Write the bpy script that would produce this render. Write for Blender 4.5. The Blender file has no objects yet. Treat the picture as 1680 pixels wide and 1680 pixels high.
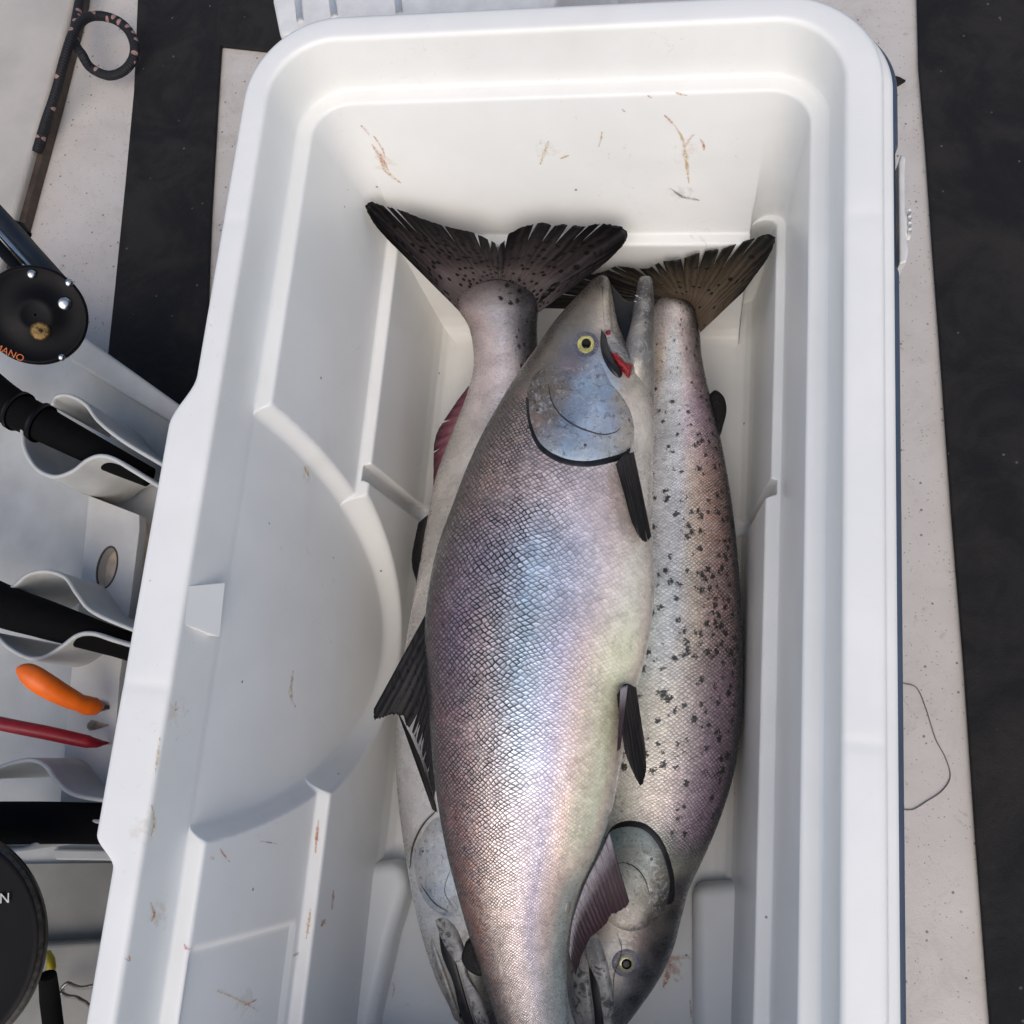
import bpy, bmesh, math, random
import numpy as np
from mathutils import Vector, Matrix
from mathutils.bvhtree import BVHTree
random.seed(7); rng = np.random.default_rng(7)
S = bpy.context.scene
col = S.collection
# ------------------------------------------------------------------ camera, sky, sun, exposure
F = 1600.0
Rm = None
def _calib():
    n = np.array([270., 410., F]); n /= np.linalg.norm(n)
    def bp(x, y, d):
        r = np.array([x-840., y-840., F]); return r*(d/(r@n))
    a = bp(1470, 300, .62)-bp(1475, 1600, .62); b = bp(405, 120, .62)-bp(152, 1680, .62)
    a /= np.linalg.norm(a); b /= np.linalg.norm(b)
    Z = -n; Y = a+.5*b; Y -= (Y@Z)*Z; Y /= np.linalg.norm(Y); X = np.cross(Y, Z)
    return np.array([X, Y, Z])
Rm = _calib()
CZ = 0.62                                   # the lens is this far above the cooler's rim (z = 0)
def at(x, y, z):                            # point of the place seen at photo pixel x,y at height z
    d = Rm @ np.array([x-840., y-840., F]); k = (z-CZ)/d[2]
    return np.array([d[0]*k, d[1]*k, z])
cd = bpy.data.cameras.new('camera'); cam = bpy.data.objects.new('camera', cd); col.objects.link(cam)
cd.sensor_width = 36; cd.lens = F/1680*36; cd.clip_start = .02; cd.clip_end = 500
M4 = Matrix.Identity(4)
for i in range(3):
    M4[i][0] = Rm[i, 0]; M4[i][1] = -Rm[i, 1]; M4[i][2] = -Rm[i, 2]
M4[2][3] = CZ
cam.matrix_world = M4
S.camera = cam
SUN_EL, SUN_AZ = math.radians(52), math.radians(172)   # azimuth clockwise from +Y
wd = bpy.data.worlds.new('World'); S.world = wd; wd.use_nodes = True
wn = wd.node_tree.nodes; wl = wd.node_tree.links
sky = wn.new('ShaderNodeTexSky'); sky.sky_type = 'NISHITA'; sky.sun_disc = False
sky.sun_elevation = SUN_EL; sky.sun_rotation = SUN_AZ; sky.air_density = 1.0; sky.dust_density = 3.4
wl.new(sky.outputs[0], wn['Background'].inputs[0]); wn['Background'].inputs[1].default_value = .140
sd = bpy.data.lights.new('sun', 'SUN'); sd.energy = 1.15; sd.angle = math.radians(60); sd.color = (1, .93, .85)
sun = bpy.data.objects.new('sun', sd); col.objects.link(sun)
dv = Vector((math.sin(SUN_AZ)*math.cos(SUN_EL), math.cos(SUN_AZ)*math.cos(SUN_EL), math.sin(SUN_EL)))
sun.rotation_euler = dv.to_track_quat('Z', 'Y').to_euler()
S.view_settings.view_transform = 'Standard'; S.view_settings.look = 'None'
S.view_settings.exposure = 0.0; S.view_settings.gamma = 1; S.view_settings.use_curve_mapping = False
S.render.engine = 'CYCLES'

# ------------------------------------------------------------------ helpers
CAMP = np.array([0, 0, CZ])
def ray_dir(x, y): d = Rm @ np.array([x-840., y-840., F]); return d/np.linalg.norm(d)
def lin(c):
    return tuple(((v/255.)/12.92 if v <= 10 else ((v/255.+.055)/1.055)**2.4) for v in c)
def obj(name, verts, faces, m=None, parent=None, smooth=True):
    me = bpy.data.meshes.new(name); me.from_pydata([tuple(v) for v in verts], [], [tuple(f) for f in faces]); me.update()
    if m: me.materials.append(m)
    if smooth: me.polygons.foreach_set('use_smooth', [True]*len(me.polygons))
    o = bpy.data.objects.new(name, me); col.objects.link(o)
    if parent: o.parent = parent
    return o
def tag(o, label=None, cat=None, group=None, kind=None):
    if label: o['label'] = label
    if cat: o['category'] = cat
    if group: o['group'] = group
    if kind: o['kind'] = kind
    return o
def empty(name, label, cat, group=None):
    o = bpy.data.objects.new(name, None); col.objects.link(o); o.empty_display_size = .05
    return tag(o, label, cat, group)
def grid_faces(n, m, cu=False, cv=False):
    f = []
    for i in range(n if cu else n-1):
        for j in range(m if cv else m-1):
            a = i*m+j; b = ((i+1) % n)*m+j; c = ((i+1) % n)*m+(j+1) % m; d = i*m+(j+1) % m
            f.append((a, b, c, d))
    return f
def cr(P, n):                               # Catmull-Rom through rows of P, n samples evenly by chord
    P = np.asarray(P, float); Q = np.vstack([2*P[0]-P[1], P, 2*P[-1]-P[-2]])
    seg = np.linalg.norm(np.diff(P, axis=0), axis=1); cum = np.r_[0, np.cumsum(seg)]
    out = []
    for s in np.linspace(0, cum[-1], n):
        i = min(np.searchsorted(cum, s, 'right')-1, len(P)-2); t = (s-cum[i])/max(seg[i], 1e-9)
        p0, p1, p2, p3 = Q[i], Q[i+1], Q[i+2], Q[i+3]
        out.append(.5*((2*p1)+(p2-p0)*t+(2*p0-5*p1+4*p2-p3)*t*t+(3*p1-p0-3*p2+p3)*t**3))
    return np.array(out)
def tube(path, r, n=12, caps=True):
    P = np.asarray(path, float); k = len(P); r = np.broadcast_to(np.asarray(r, float), (k,))
    V = []; up = np.array([.13, .21, 1.])
    for i in range(k):
        t = P[min(i+1, k-1)]-P[max(i-1, 0)]; t /= np.linalg.norm(t)+1e-12
        a = np.cross(t, up); a /= np.linalg.norm(a)+1e-12; b = np.cross(a, t)
        for j in range(n):
            th = 2*math.pi*j/n; V.append(P[i]+r[i]*(math.cos(th)*a+math.sin(th)*b))
    Fc = grid_faces(k, n, False, True)
    if caps: Fc += [tuple(range(n))[::-1], tuple(range((k-1)*n, k*n))]
    return V, Fc
def poly_prism(pts, z0, z1):                # world xy polygon, vertical prism
    n = len(pts); V = [(p[0], p[1], z0) for p in pts]+[(p[0], p[1], z1) for p in pts]
    Fc = [tuple(range(n))[::-1], tuple(range(n, 2*n))]+[(i, (i+1) % n, n+(i+1) % n, n+i) for i in range(n)]
    return V, Fc
def pxpoly(pts, ztop, zbot):                # polygon seen at ztop, extruded down to zbot
    w = [at(x, y, ztop) for x, y in pts]
    a = sum(w[i][0]*w[(i+1) % len(w)][1]-w[(i+1) % len(w)][0]*w[i][1] for i in range(len(w)))
    if a < 0: w = w[::-1]
    return poly_prism(w, zbot, ztop)
def bevel(o, w=.002, seg=3, ang=40):
    md = o.modifiers.new('b', 'BEVEL'); md.width = w; md.segments = seg; md.limit_method = 'ANGLE'; md.angle_limit = math.radians(ang)
    md.harden_normals = False
    return o
def lathe(profile, origin, axis, n=64, flat=False):   # profile [(r,h)], origin, axis vector
    ax = Vector(axis).normalized(); q = ax.to_track_quat('Z', 'Y'); V = []; k = len(profile)
    for r, h in profile:
        for j in range(n):
            th = 2*math.pi*j/n; V.append(tuple(Vector(origin)+q @ Vector((r*math.cos(th), r*math.sin(th), h))))
    Fc = grid_faces(k, n, False, True)+[tuple(range(n))[::-1], tuple(range((k-1)*n, k*n))]
    return V, Fc

# ------------------------------------------------------------------ materials
class NT:
    def __init__(s, name):
        s.m = bpy.data.materials.new(name); s.m.use_nodes = True; s.t = s.m.node_tree; s.b = s.t.nodes['Principled BSDF']
    def n(s, typ, **kw):
        nd = s.t.nodes.new('ShaderNode'+typ)
        for k, v in kw.items(): setattr(nd, k, v)
        return nd
    def l(s, a, b): s.t.links.new(a, b)
    def math(s, op, a, b=None, c=None, clamp=False):
        nd = s.n('Math', operation=op); nd.use_clamp = clamp
        for i, v in enumerate((a, b, c)):
            if v is None: continue
            if isinstance(v, (int, float)): nd.inputs[i].default_value = v
            else: s.l(v, nd.inputs[i])
        return nd.outputs[0]
    def noise(s, vec, scale, detail=4, rough=.5, dist=0):
        nd = s.n('TexNoise'); nd.inputs['Scale'].default_value = scale; nd.inputs['Detail'].default_value = detail
        nd.inputs['Roughness'].default_value = rough; nd.inputs['Distortion'].default_value = dist
        if vec is not None: s.l(vec, nd.inputs['Vector'])
        return nd.outputs['Fac']
    def ramp(s, fac, a, b, va=0., vb=1.):
        nd = s.n('MapRange'); nd.interpolation_type = 'SMOOTHSTEP'
        for k, v in zip(('From Min', 'From Max', 'To Min', 'To Max'), (a, b, va, vb)): nd.inputs[k].default_value = v
        s.l(fac, nd.inputs['Value']); return nd.outputs[0]
    def mix(s, f, a, b, blend='MIX'):
        nd = s.n('Mix'); nd.data_type = 'RGBA'; nd.blend_type = blend
        for k, v in ((0, f), (6, a), (7, b)):
            if isinstance(v, (int, float)): nd.inputs[k].default_value = v
            elif isinstance(v, tuple): nd.inputs[k].default_value = (*v, 1)
            else: s.l(v, nd.inputs[k])
        return nd.outputs[2]
    def bump(s, h, strength=.3, dist=.001):
        nd = s.n('Bump'); nd.inputs['Strength'].default_value = strength; nd.inputs['Distance'].default_value = dist
        s.l(h, nd.inputs['Height']); s.l(nd.outputs[0], s.b.inputs['Normal']); return nd
    def pos(s): return s.n('TexCoord').outputs['Object']
    def set(s, **kw):
        for k, v in kw.items():
            i = s.b.inputs[k.replace('_', ' ')]
            if isinstance(v, (int, float)): i.default_value = v
            elif isinstance(v, tuple): i.default_value = (*v, 1)
            else: s.l(v, i)
        return s
def simple(name, c, rough=.5, metal=0., var=.08, scale=40, bump=.15, coat=0., spec=.5):
    k = NT(name); p = k.pos(); nz = k.noise(p, scale, 5, .6); dk = tuple(v*(1-var*2.2) for v in c); lt = tuple(min(1, v*(1+var)) for v in c)
    k.set(Base_Color=k.mix(k.ramp(nz, .3, .7), dk, lt), Roughness=k.ramp(nz, .2, .8, max(rough-.08, .05), min(rough+.1, 1)), Metallic=metal, Coat_Weight=coat, Specular_IOR_Level=spec)
    k.bump(k.noise(p, scale*12, 3), bump, .0004); return k.m

def plastic_mat():
    k = NT('white_cooler_plastic'); p = k.pos()
    big = k.noise(p, 9, 5, .6); c = k.mix(k.ramp(big, .35, .7), (.81, .815, .785), (.86, .86, .83))
    # fine grey scuffs, brown specks
    sp = k.n('TexVoronoi'); sp.inputs['Scale'].default_value = 55; k.l(p, sp.inputs['Vector'])
    sx = k.n('SeparateColor'); k.l(sp.outputs['Color'], sx.inputs[0])
    dot = k.math('MULTIPLY', k.ramp(sp.outputs['Distance'], .05, .085, 1, 0), k.ramp(sx.outputs[0], .86, .9))
    c = k.mix(k.math('MULTIPLY', dot, .75), c, (.10, .085, .07))
    sc = k.noise(p, 60, 8, .75, 2.5); zone = k.ramp(k.noise(p, 7, 2), .52, .66)
    c = k.mix(k.math('MULTIPLY', k.math('MULTIPLY', k.ramp(sc, .60, .68), zone), .4), c, (.36, .31, .24))
    grime = k.math('MULTIPLY', k.ramp(k.noise(p, 4, 3, .6, 1.), .55, .75), .16); c = k.mix(grime, c, (.52, .49, .40))
    # stains: (px,py,z, radius, stretch axis, colour, strength)
    ST = []
    def st(x, y, z, r, cc, s):
        h = LINER.ray_cast(Vector((0, 0, CZ)), Vector(ray_dir(x, y))); ST.append((tuple(h[0]), r, cc, s))
    br = (.42, .16, .05); rd = (.50, .03, .02); tn = (.50, .36, .2)
    for (x, y, z, r, cc, s) in [(630, 265, 0, .012, tn, .35), (1128, 250, 0, .014, tn, .3), (895, 245, 0, .012, tn, .3), (1118, 318, 0, .012, (.25, .25, .22), .35), (486, 1566, 0, .006, (.42, .24, .10), .9), (1142, 1538, 0, .008, (.42, .22, .10), .5),
                                (1098, 1580, 0, .018, (.40, .17, .04), .8), (262, 1500, 0, .012, (.50, .33, .18), .35), (238, 1360, 0, .014, (.5, .38, .22), .3), (505, 780, 0, .010, (.5, .38, .18), .35), (285, 1170, 0, .012, (.52, .4, .25), .3), (400, 1640, 0, .014, (.42, .30, .2), .25)]:
        st(x, y, z, r, cc, s)
    wob = k.n('TexNoise'); wob.inputs['Scale'].default_value = 140; wob.inputs['Detail'].default_value = 7; k.l(p, wob.inputs['Vector'])
    wsub = k.n('VectorMath', operation='SUBTRACT'); k.l(wob.outputs['Color'], wsub.inputs[0]); wsub.inputs[1].default_value = (.5, .5, .5)
    for i, (q, r, cc, s, *_r) in enumerate(ST):
        ws = k.n('VectorMath', operation='SCALE'); k.l(wsub.outputs[0], ws.inputs[0]); ws.inputs['Scale'].default_value = r*3.2
        wa = k.n('VectorMath', operation='ADD'); k.l(p, wa.inputs[0]); k.l(ws.outputs[0], wa.inputs[1])
        d = k.n('VectorMath', operation='DISTANCE'); k.l(wa.outputs[0], d.inputs[0]); d.inputs[1].default_value = tuple(q)
        f = k.math('MULTIPLY', k.ramp(d.outputs['Value'], r*.15, r*.85, 1, 0), s*.8); c = k.mix(f, c, cc)
    k.set(Base_Color=c, Roughness=k.ramp(big, .3, .7, .30, .42), Specular_IOR_Level=.45)
    k.b.inputs['Subsurface Weight'].default_value = .0
    k.bump(k.noise(p, 260, 4, .6), .12, .0004); return k.m

def scale_mat(name, line_col=(.010, .010, .010), spot_scale=.26, spot_col=(.008, .01, .01), mottle=.35, srad=(.10, .40)):
    """wet fish skin: pigment with painted shine from colour attribute 'pig', lattice of scales in uv; 'aux' r=scale line, g=spots, b=metal"""
    k = NT(name); at_ = k.n('Attribute', attribute_name='pig_shine'); ax = k.n('Attribute', attribute_name='aux')
    asep = k.n('SeparateColor'); k.l(ax.outputs['Color'], asep.inputs[0]); aline, aspot, amet = asep.outputs[0], asep.outputs[1], asep.outputs[2]
    uv = k.n('UVMap', uv_map='uv').outputs[0]; us = k.n('SeparateXYZ'); k.l(uv, us.inputs[0]); U, V = us.outputs[0], us.outputs[1]
    # large, soft wander so the rows are not ruled
    n1 = k.n('TexNoise'); n1.inputs['Scale'].default_value = .12; n1.inputs['Detail'].default_value = 2; k.l(uv, n1.inputs['Vector'])
    ns = k.n('SeparateColor'); k.l(n1.outputs['Color'], ns.inputs[0])
    Uw = k.math('ADD', U, k.math('MULTIPLY', k.math('SUBTRACT', ns.outputs[0], .5), 3.)); Vw = k.math('ADD', V, k.math('MULTIPLY', k.math('SUBTRACT', ns.outputs[1], .5), 3.))
    p = k.math('ADD', k.math('MULTIPLY', Uw, .76), k.math('MULTIPLY', Vw, .66)); q = k.math('SUBTRACT', k.math('MULTIPLY', Uw, .76), k.math('MULTIPLY', Vw, .66))
    cb = k.n('CombineXYZ'); k.l(p, cb.inputs[0]); k.l(q, cb.inputs[1])
    ve = k.n('TexVoronoi', feature='DISTANCE_TO_EDGE', voronoi_dimensions='2D'); ve.inputs['Scale'].default_value = 1; ve.inputs['Randomness'].default_value = .22; k.l(cb.outputs[0], ve.inputs['Vector'])
    vc = k.n('TexVoronoi', feature='F1', voronoi_dimensions='2D'); vc.inputs['Scale'].default_value = 1; vc.inputs['Randomness'].default_value = .22; k.l(cb.outputs[0], vc.inputs['Vector'])
    csep = k.n('SeparateColor'); k.l(vc.outputs['Color'], csep.inputs[0])
    # within-cell coordinate: far (tailward) rim of each scale is darker, the exposed middle bright
    wv = k.noise(uv, 1.3, 3, .6); lw = k.math('MULTIPLY', k.ramp(wv, .3, .7, .13, .20), k.ramp(aline, .25, .9, .75, 1.15))
    t = k.math('DIVIDE', ve.outputs['Distance'], lw); line = k.math('SUBTRACT', 1., k.math('SMOOTHSTEP', t, 0., 1.)) if False else k.ramp(t, .45, 1.15, 1, 0)
    patch = k.math('MULTIPLY', k.ramp(k.noise(uv, .35, 4, .65), .3, .7, .72, 1.2), k.ramp(k.noise(uv, .07, 3, .6), .32, .6, .78, 1.12))
    cloud = k.ramp(k.noise(uv, .05, 5, .7, .6), .3, .7, .82, 1.22)
    lf = k.math('MULTIPLY', k.math('MULTIPLY', line, k.math('MULTIPLY', aline, k.ramp(aline, .08, .28))), patch, clamp=True)
    base = at_.outputs['Color']
    # random brightness per scale paints a sparkle; saturation wobbles in clouds
    hs = k.n('HueSaturation'); k.l(base, hs.inputs['Color']); k.l(k.ramp(csep.outputs[0], 0, 1, .80, 1.26), hs.inputs['Value']); k.l(k.ramp(k.noise(uv, .22, 3, .6), .3, .7, .50, .82), hs.inputs['Saturation'])
    cv = k.n('VectorMath', operation='SCALE'); k.l(k.mix(aline, base, hs.outputs[0]), cv.inputs[0]); k.l(cloud, cv.inputs['Scale']); c = cv.outputs[0]
    mott = k.ramp(k.noise(k.pos(), 90, 7, .72, 1.), .42, .70, 0, mottle); c = k.mix(k.math('MULTIPLY', mott, k.math('SUBTRACT', 1., k.math('MULTIPLY', aline, .75))), c, (.10, .10, .10))
    c = k.mix(lf, c, line_col)
    # black irregular spots
    dn = k.n('TexNoise'); dn.inputs['Scale'].default_value = 1.2; dn.inputs['Detail'].default_value = 4; dn.inputs['Roughness'].default_value = .7; k.l(uv, dn.inputs['Vector'])
    dsub = k.n('VectorMath', operation='SUBTRACT'); k.l(dn.outputs['Color'], dsub.inputs[0]); dsub.inputs[1].default_value = (.5, .5, .5)
    dsc = k.n('VectorMath', operation='SCALE'); k.l(dsub.outputs[0], dsc.inputs[0]); dsc.inputs['Scale'].default_value = 4.6
    da = k.n('VectorMath', operation='ADD'); k.l(uv, da.inputs[0]); k.l(dsc.outputs[0], da.inputs[1])
    vs = k.n('TexVoronoi', feature='F1', voronoi_dimensions='2D'); vs.inputs['Scale'].default_value = spot_scale; vs.inputs['Randomness'].default_value = 1
    smp = k.n('Mapping'); smp.inputs['Scale'].default_value = (.75, 1.15, 1); smp.inputs['Rotation'].default_value = (0, 0, .5); k.l(da.outputs[0], smp.inputs['Vector']); k.l(smp.outputs[0], vs.inputs['Vector'])
    ss = k.n('SeparateColor'); k.l(vs.outputs['Color'], ss.inputs[0])
    keep = k.math('LESS_THAN', ss.outputs[0], aspot); rad = k.ramp(ss.outputs[1], 0, 1, *srad)
    sf = k.math('MULTIPLY', keep, k.ramp(k.math('DIVIDE', vs.outputs['Distance'], rad), .75, 1., 1, 0))
    c = k.mix(k.math('MULTIPLY', sf, .93), c, spot_col)
    dome = k.math('MULTIPLY', k.ramp(ve.outputs['Distance'], 0, .38), aline)
    tilt = k.math('ADD', dome, k.math('MULTIPLY', k.math('MULTIPLY', csep.outputs[1], aline), .45))
    fine = k.noise(uv, 5.5, 4, .65)
    k.bump(k.math('ADD', tilt, k.math('MULTIPLY', fine, .25)), .32, .0007)
    rg = k.ramp(csep.outputs[2], 0, 1, .24, .48)
    k.set(Base_Color=c, Metallic=k.math('MULTIPLY', amet, k.math('SUBTRACT', 1., lf)), Roughness=rg, Specular_IOR_Level=.7, Coat_Weight=.30, Coat_Roughness=.25)
    return k.m

def skin_mat(name, c1, c2, c3, rough=.4, metal=.2, sc=70, coat=.3, streak=0):
    k = NT(name); p = k.pos(); n1 = k.noise(p, sc, 7, .68, .8); n2 = k.noise(p, sc*.33, 4, .6, .5); n3 = k.noise(p, sc*5, 4, .7, 1.5)
    c = k.mix(k.ramp(n2, .36, .64), c1, c2); c = k.mix(k.math('MULTIPLY', k.ramp(n1, .48, .62), .85), c, c3)
    c = k.mix(k.ramp(n3, .52, .70, 0, .35), c, (.62, .62, .60))
    v = k.n('TexVoronoi'); v.inputs['Scale'].default_value = sc*1.6; k.l(p, v.inputs['Vector']); vs = k.n('SeparateColor'); k.l(v.outputs['Color'], vs.inputs[0])
    c = k.mix(k.math('MULTIPLY', k.ramp(v.outputs['Distance'], .14, .22, 1, 0), k.ramp(vs.outputs[0], .88, .9, 0, .8)), c, (.02, .02, .02))
    k.set(Base_Color=c, Roughness=k.ramp(n1, .3, .7, rough-.1, rough+.12), Metallic=metal, Coat_Weight=coat, Coat_Roughness=.2)
    k.bump(k.math('ADD', n1, k.math('MULTIPLY', n3, .6)), .55, .0012); return k.m

def fin_mat(name, root, mid, tip, ray, nray, spots=0., skin=None, dark_u=0):
    k = NT(name); uv = k.n('UVMap', uv_map='uv').outputs[0]; us = k.n('SeparateXYZ'); k.l(uv, us.inputs[0]); U, V = us.outputs[0], us.outputs[1]
    Vn = k.math('ADD', V, k.math('MULTIPLY', k.math('SUBTRACT', k.noise(uv, 14, 4, .7), .5), .22))
    c = k.mix(k.ramp(Vn, 0., .45), root, mid); c = k.mix(k.ramp(V, .45, .95), c, tip)
    if skin: c = k.mix(k.ramp(Vn, .10, .27, 1, 0), c, skin)
    cb = k.n('CombineXYZ'); k.l(k.math('MULTIPLY', U, nray*1.), cb.inputs[0]); k.l(k.math('MULTIPLY', V, 2.2), cb.inputs[1])
    st = k.noise(cb.outputs[0], 1., 3, .6, .3)
    Uj = k.math('ADD', U, k.math('MULTIPLY', k.math('SUBTRACT', k.noise(uv, 7, 5, .65), .5), .045))
    sw = k.math('ABSOLUTE', k.math('SINE', k.math('MULTIPLY', Uj, math.pi*nray)))
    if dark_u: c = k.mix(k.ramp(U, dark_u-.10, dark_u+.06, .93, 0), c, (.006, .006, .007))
    rf = k.math('MULTIPLY', k.ramp(sw, .55, .95), k.ramp(V, .05, .95, .75, .22)); rf = k.math('MULTIPLY', rf, k.ramp(st, .35, .62))
    c = k.mix(rf, c, ray)
    c = k.mix(k.ramp(sw, .0, .22, .55, 0), c, (.006, .006, .007))
    if spots:
        pc = k.n('CombineXYZ'); k.l(k.math('MULTIPLY', U, nray*.8), pc.inputs[0]); k.l(k.math('MULTIPLY', V, 14.), pc.inputs[1])
        v = k.n('TexVoronoi', voronoi_dimensions='2D'); v.inputs['Scale'].default_value = 1.; k.l(pc.outputs[0], v.inputs['Vector']); vs = k.n('SeparateColor'); k.l(v.outputs['Color'], vs.inputs[0])
        f = k.math('MULTIPLY', k.ramp(v.outputs['Distance'], .22, .34, 1, 0), k.math('LESS_THAN', vs.outputs[0], spots)); f = k.math('MULTIPLY', f, k.ramp(V, .75, .9, .95, 0)); c = k.mix(f, c, (.004, .004, .004))
    fine = k.noise(cb.outputs[0], 6, 4, .7)
    c = k.mix(k.ramp(fine, .4, .7, 0, .3), c, (.012, .012, .012))
    k.set(Base_Color=c, Roughness=.48, Specular_IOR_Level=.16, Coat_Weight=.0, Coat_Roughness=.25)
    k.bump(k.math('ADD', sw, k.math('MULTIPLY', fine, .5)), .4, .0006); return k.m

M = {}
M['navy'] = simple('blue_grey_shell', (.055, .075, .115), .42, 0, .08, 18, .1)
M['latch'] = simple('white_latch', (.78, .78, .76), .4, 0, .06, 30)
M['black'] = simple('black_gloss', (.004, .004, .0052), .5, 0, .1, 30, .05, .0, .14)
M['grip'] = simple('black_foam_grip', (.0035, .0035, .004), .9, 0, .2, 120, .5, 0, .12)
M['blackmetal'] = simple('dark_anodised', (.010, .012, .018), .4, .1, .1, 60, .05)
M['silver'] = simple('steel', (.6, .6, .58), .22, 1, .1, 90, .1)
M['rim'] = simple('dull_gilt_rim', (.075, .070, .062), .35, .6, .2, 200)
M['brass'] = simple('worn_brass', (.20, .13, .05), .4, .8, .3, 300, .5)
M['rack'] = simple('rack_plastic', (.50, .51, .50), .42, 0, .07, 14, .12)
M['tanback'] = simple('tan_backing', (.78, .64, .50), .6, 0, .12, 60)
M['plate'] = simple('white_plate', (.58, .58, .56), .42, 0, .07, 14, .12)
M['rackdark'] = simple('grey_panel', (.24, .235, .215), .5, 0, .08, 12, .12)
M['orange'] = simple('orange_rubber', (.90, .16, .008), .45, 0, .06, 60)
M['red'] = simple('dark_red_handle', (.28, .008, .018), .4, 0, .1, 60)
M['yellow'] = simple('yellow_tag', (.62, .50, .03), .5, 0, .1, 60)
M['wire'] = simple('bent_wire', (.22, .20, .17), .35, .9, .2, 200)
M['trim'] = simple('brown_trim', (.075, .052, .038), .6, 0, .2, 60)
M['cab'] = simple('cream_locker', (.50, .465, .42), .45, 0, .06, 8, .12)
M['line'] = simple('fishing_line', (.14, .13, .11), .3, 0, .1, 60)
M['blood'] = simple('blood', (.30, .004, .008), .3, 0, .42, 500, .8, .2)
M['mouth'] = simple('mouth_black', (.006, .006, .008), .35, 0, .3, 100, .3)
M['tooth'] = simple('tooth', (.5, .52, .5), .3, 0, .1, 100)
M['pupil'] = simple('pupil', (.002, .002, .003), .2, 0, .1, 100, .0, 0, .2)
M['fold'] = simple('skin_fold', (.035, .035, .04), .5, 0, .3, 100)
M['socket'] = skin_mat('eye_socket', (.075, .08, .13), (.14, .12, .17), (.04, .045, .06), .3, .1, 90)
M['teal'] = simple('orange_print', (.55, .13, .02), .5)
M['print'] = simple('white_print', (.6, .6, .6), .5)
def iris_mat(name, c1, c2):
    k = NT(name); p = k.pos(); n = k.noise(p, 700, 4, .7); k.set(Base_Color=k.mix(k.ramp(n, .35, .65), c1, c2), Roughness=.2, Metallic=.45, Coat_Weight=1., Coat_Roughness=.03); return k.m
M['iris'] = iris_mat('yellow_iris', (.66, .62, .20), (.40, .36, .09)); M['iris2'] = iris_mat('pale_iris', (.50, .47, .30), (.30, .29, .19))
M['gillblue'] = skin_mat('blue_silver_gill_plate', (.30, .40, .50), (.45, .50, .55), (.20, .25, .36), .33, .35, 60)
M['gillrim'] = skin_mat('tan_gill_plate', (.33, .29, .25), (.40, .44, .46), (.22, .21, .19), .38, .2, 45)
M['gillgreen'] = skin_mat('green_grey_gill_plate', (.20, .25, .24), (.30, .34, .32), (.15, .12, .08), .38, .2, 50)
M['gillsilver'] = skin_mat('silver_gill_plate', (.40, .42, .43), (.50, .50, .49), (.22, .25, .28), .35, .3, 70)
M['bone'] = skin_mat('mottled_jaw', (.46, .44, .41), (.20, .205, .21), (.012, .013, .016), .38, .1, 120)
M['throat'] = skin_mat('pale_throat', (.52, .51, .47), (.60, .59, .55), (.30, .29, .27), .38, .1, 50)

def deck_mat():
    k = NT('white_nonskid'); p = k.pos(); n1 = k.noise(p, 6, 4, .6); c = k.mix(k.ramp(n1, .35, .65), (.55, .51, .47), (.62, .58, .54))
    def dots(sc, thr, r, colr, s, str_=(1, 1, 1)):
        nonlocal c
        mp = k.n('Mapping'); mp.inputs['Scale'].default_value = str_; k.l(p, mp.inputs['Vector'])
        v = k.n('TexVoronoi'); v.inputs['Scale'].default_value = sc; k.l(mp.outputs[0], v.inputs['Vector']); x = k.n('SeparateColor'); k.l(v.outputs['Color'], x.inputs[0])
        f = k.math('MULTIPLY', k.ramp(v.outputs['Distance'], r*.6, r, 1, 0), k.ramp(x.outputs[0], thr, thr+.03, 0, s)); c = k.mix(f, c, colr)
    dots(95, .62, .17, (.10, .09, .085), .75); dots(210, .66, .2, (.2, .18, .16), .7); dots(70, .62, .12, (.16, .15, .14), .6, (1, 3.5, 1)); dots(80, .66, .11, (.18, .16, .15), .6, (4, 1, 1))
    scr = k.noise(p, 26, 8, .8, 3.); c = k.mix(k.ramp(scr, .58, .66, 0, .45), c, (.26, .24, .22)); c = k.mix(k.ramp(k.noise(p, 13, 6, .75, 1.), .50, .75, 0, .35), c, (.34, .30, .26))
    k.set(Base_Color=c, Roughness=.55); k.bump(k.math('ADD', k.noise(p, 700, 3, .6), k.noise(p, 180, 3)), .45, .0006); return k.m
def mat_mat():
    k = NT('black_rubber_mat'); p = k.pos(); n1 = k.noise(p, 11, 7, .7, .6); c = k.mix(k.ramp(n1, .35, .65), (.0095, .010, .012), (.026, .023, .021))
    v = k.n('TexVoronoi'); v.inputs['Scale'].default_value = 75; k.l(p, v.inputs['Vector']); x = k.n('SeparateColor'); k.l(v.outputs['Color'], x.inputs[0])
    c = k.mix(k.math('MULTIPLY', k.ramp(v.outputs['Distance'], .08, .13, 1, 0), k.ramp(x.outputs[0], .82, .86, 0, .7)), c, (.16, .15, .14))
    k.set(Base_Color=c, Roughness=.85, Specular_IOR_Level=.3); k.bump(k.noise(p, 500, 4, .7), .8, .0015); return k.m
def water_mat():
    k = NT('sea_water'); p = k.pos(); k.set(Base_Color=(.02, .05, .07), Roughness=.12); k.bump(k.noise(p, 3, 5), .5, .05); return k.m
M['deck'] = deck_mat(); M['mat'] = mat_mat(); M['water'] = water_mat()
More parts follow.
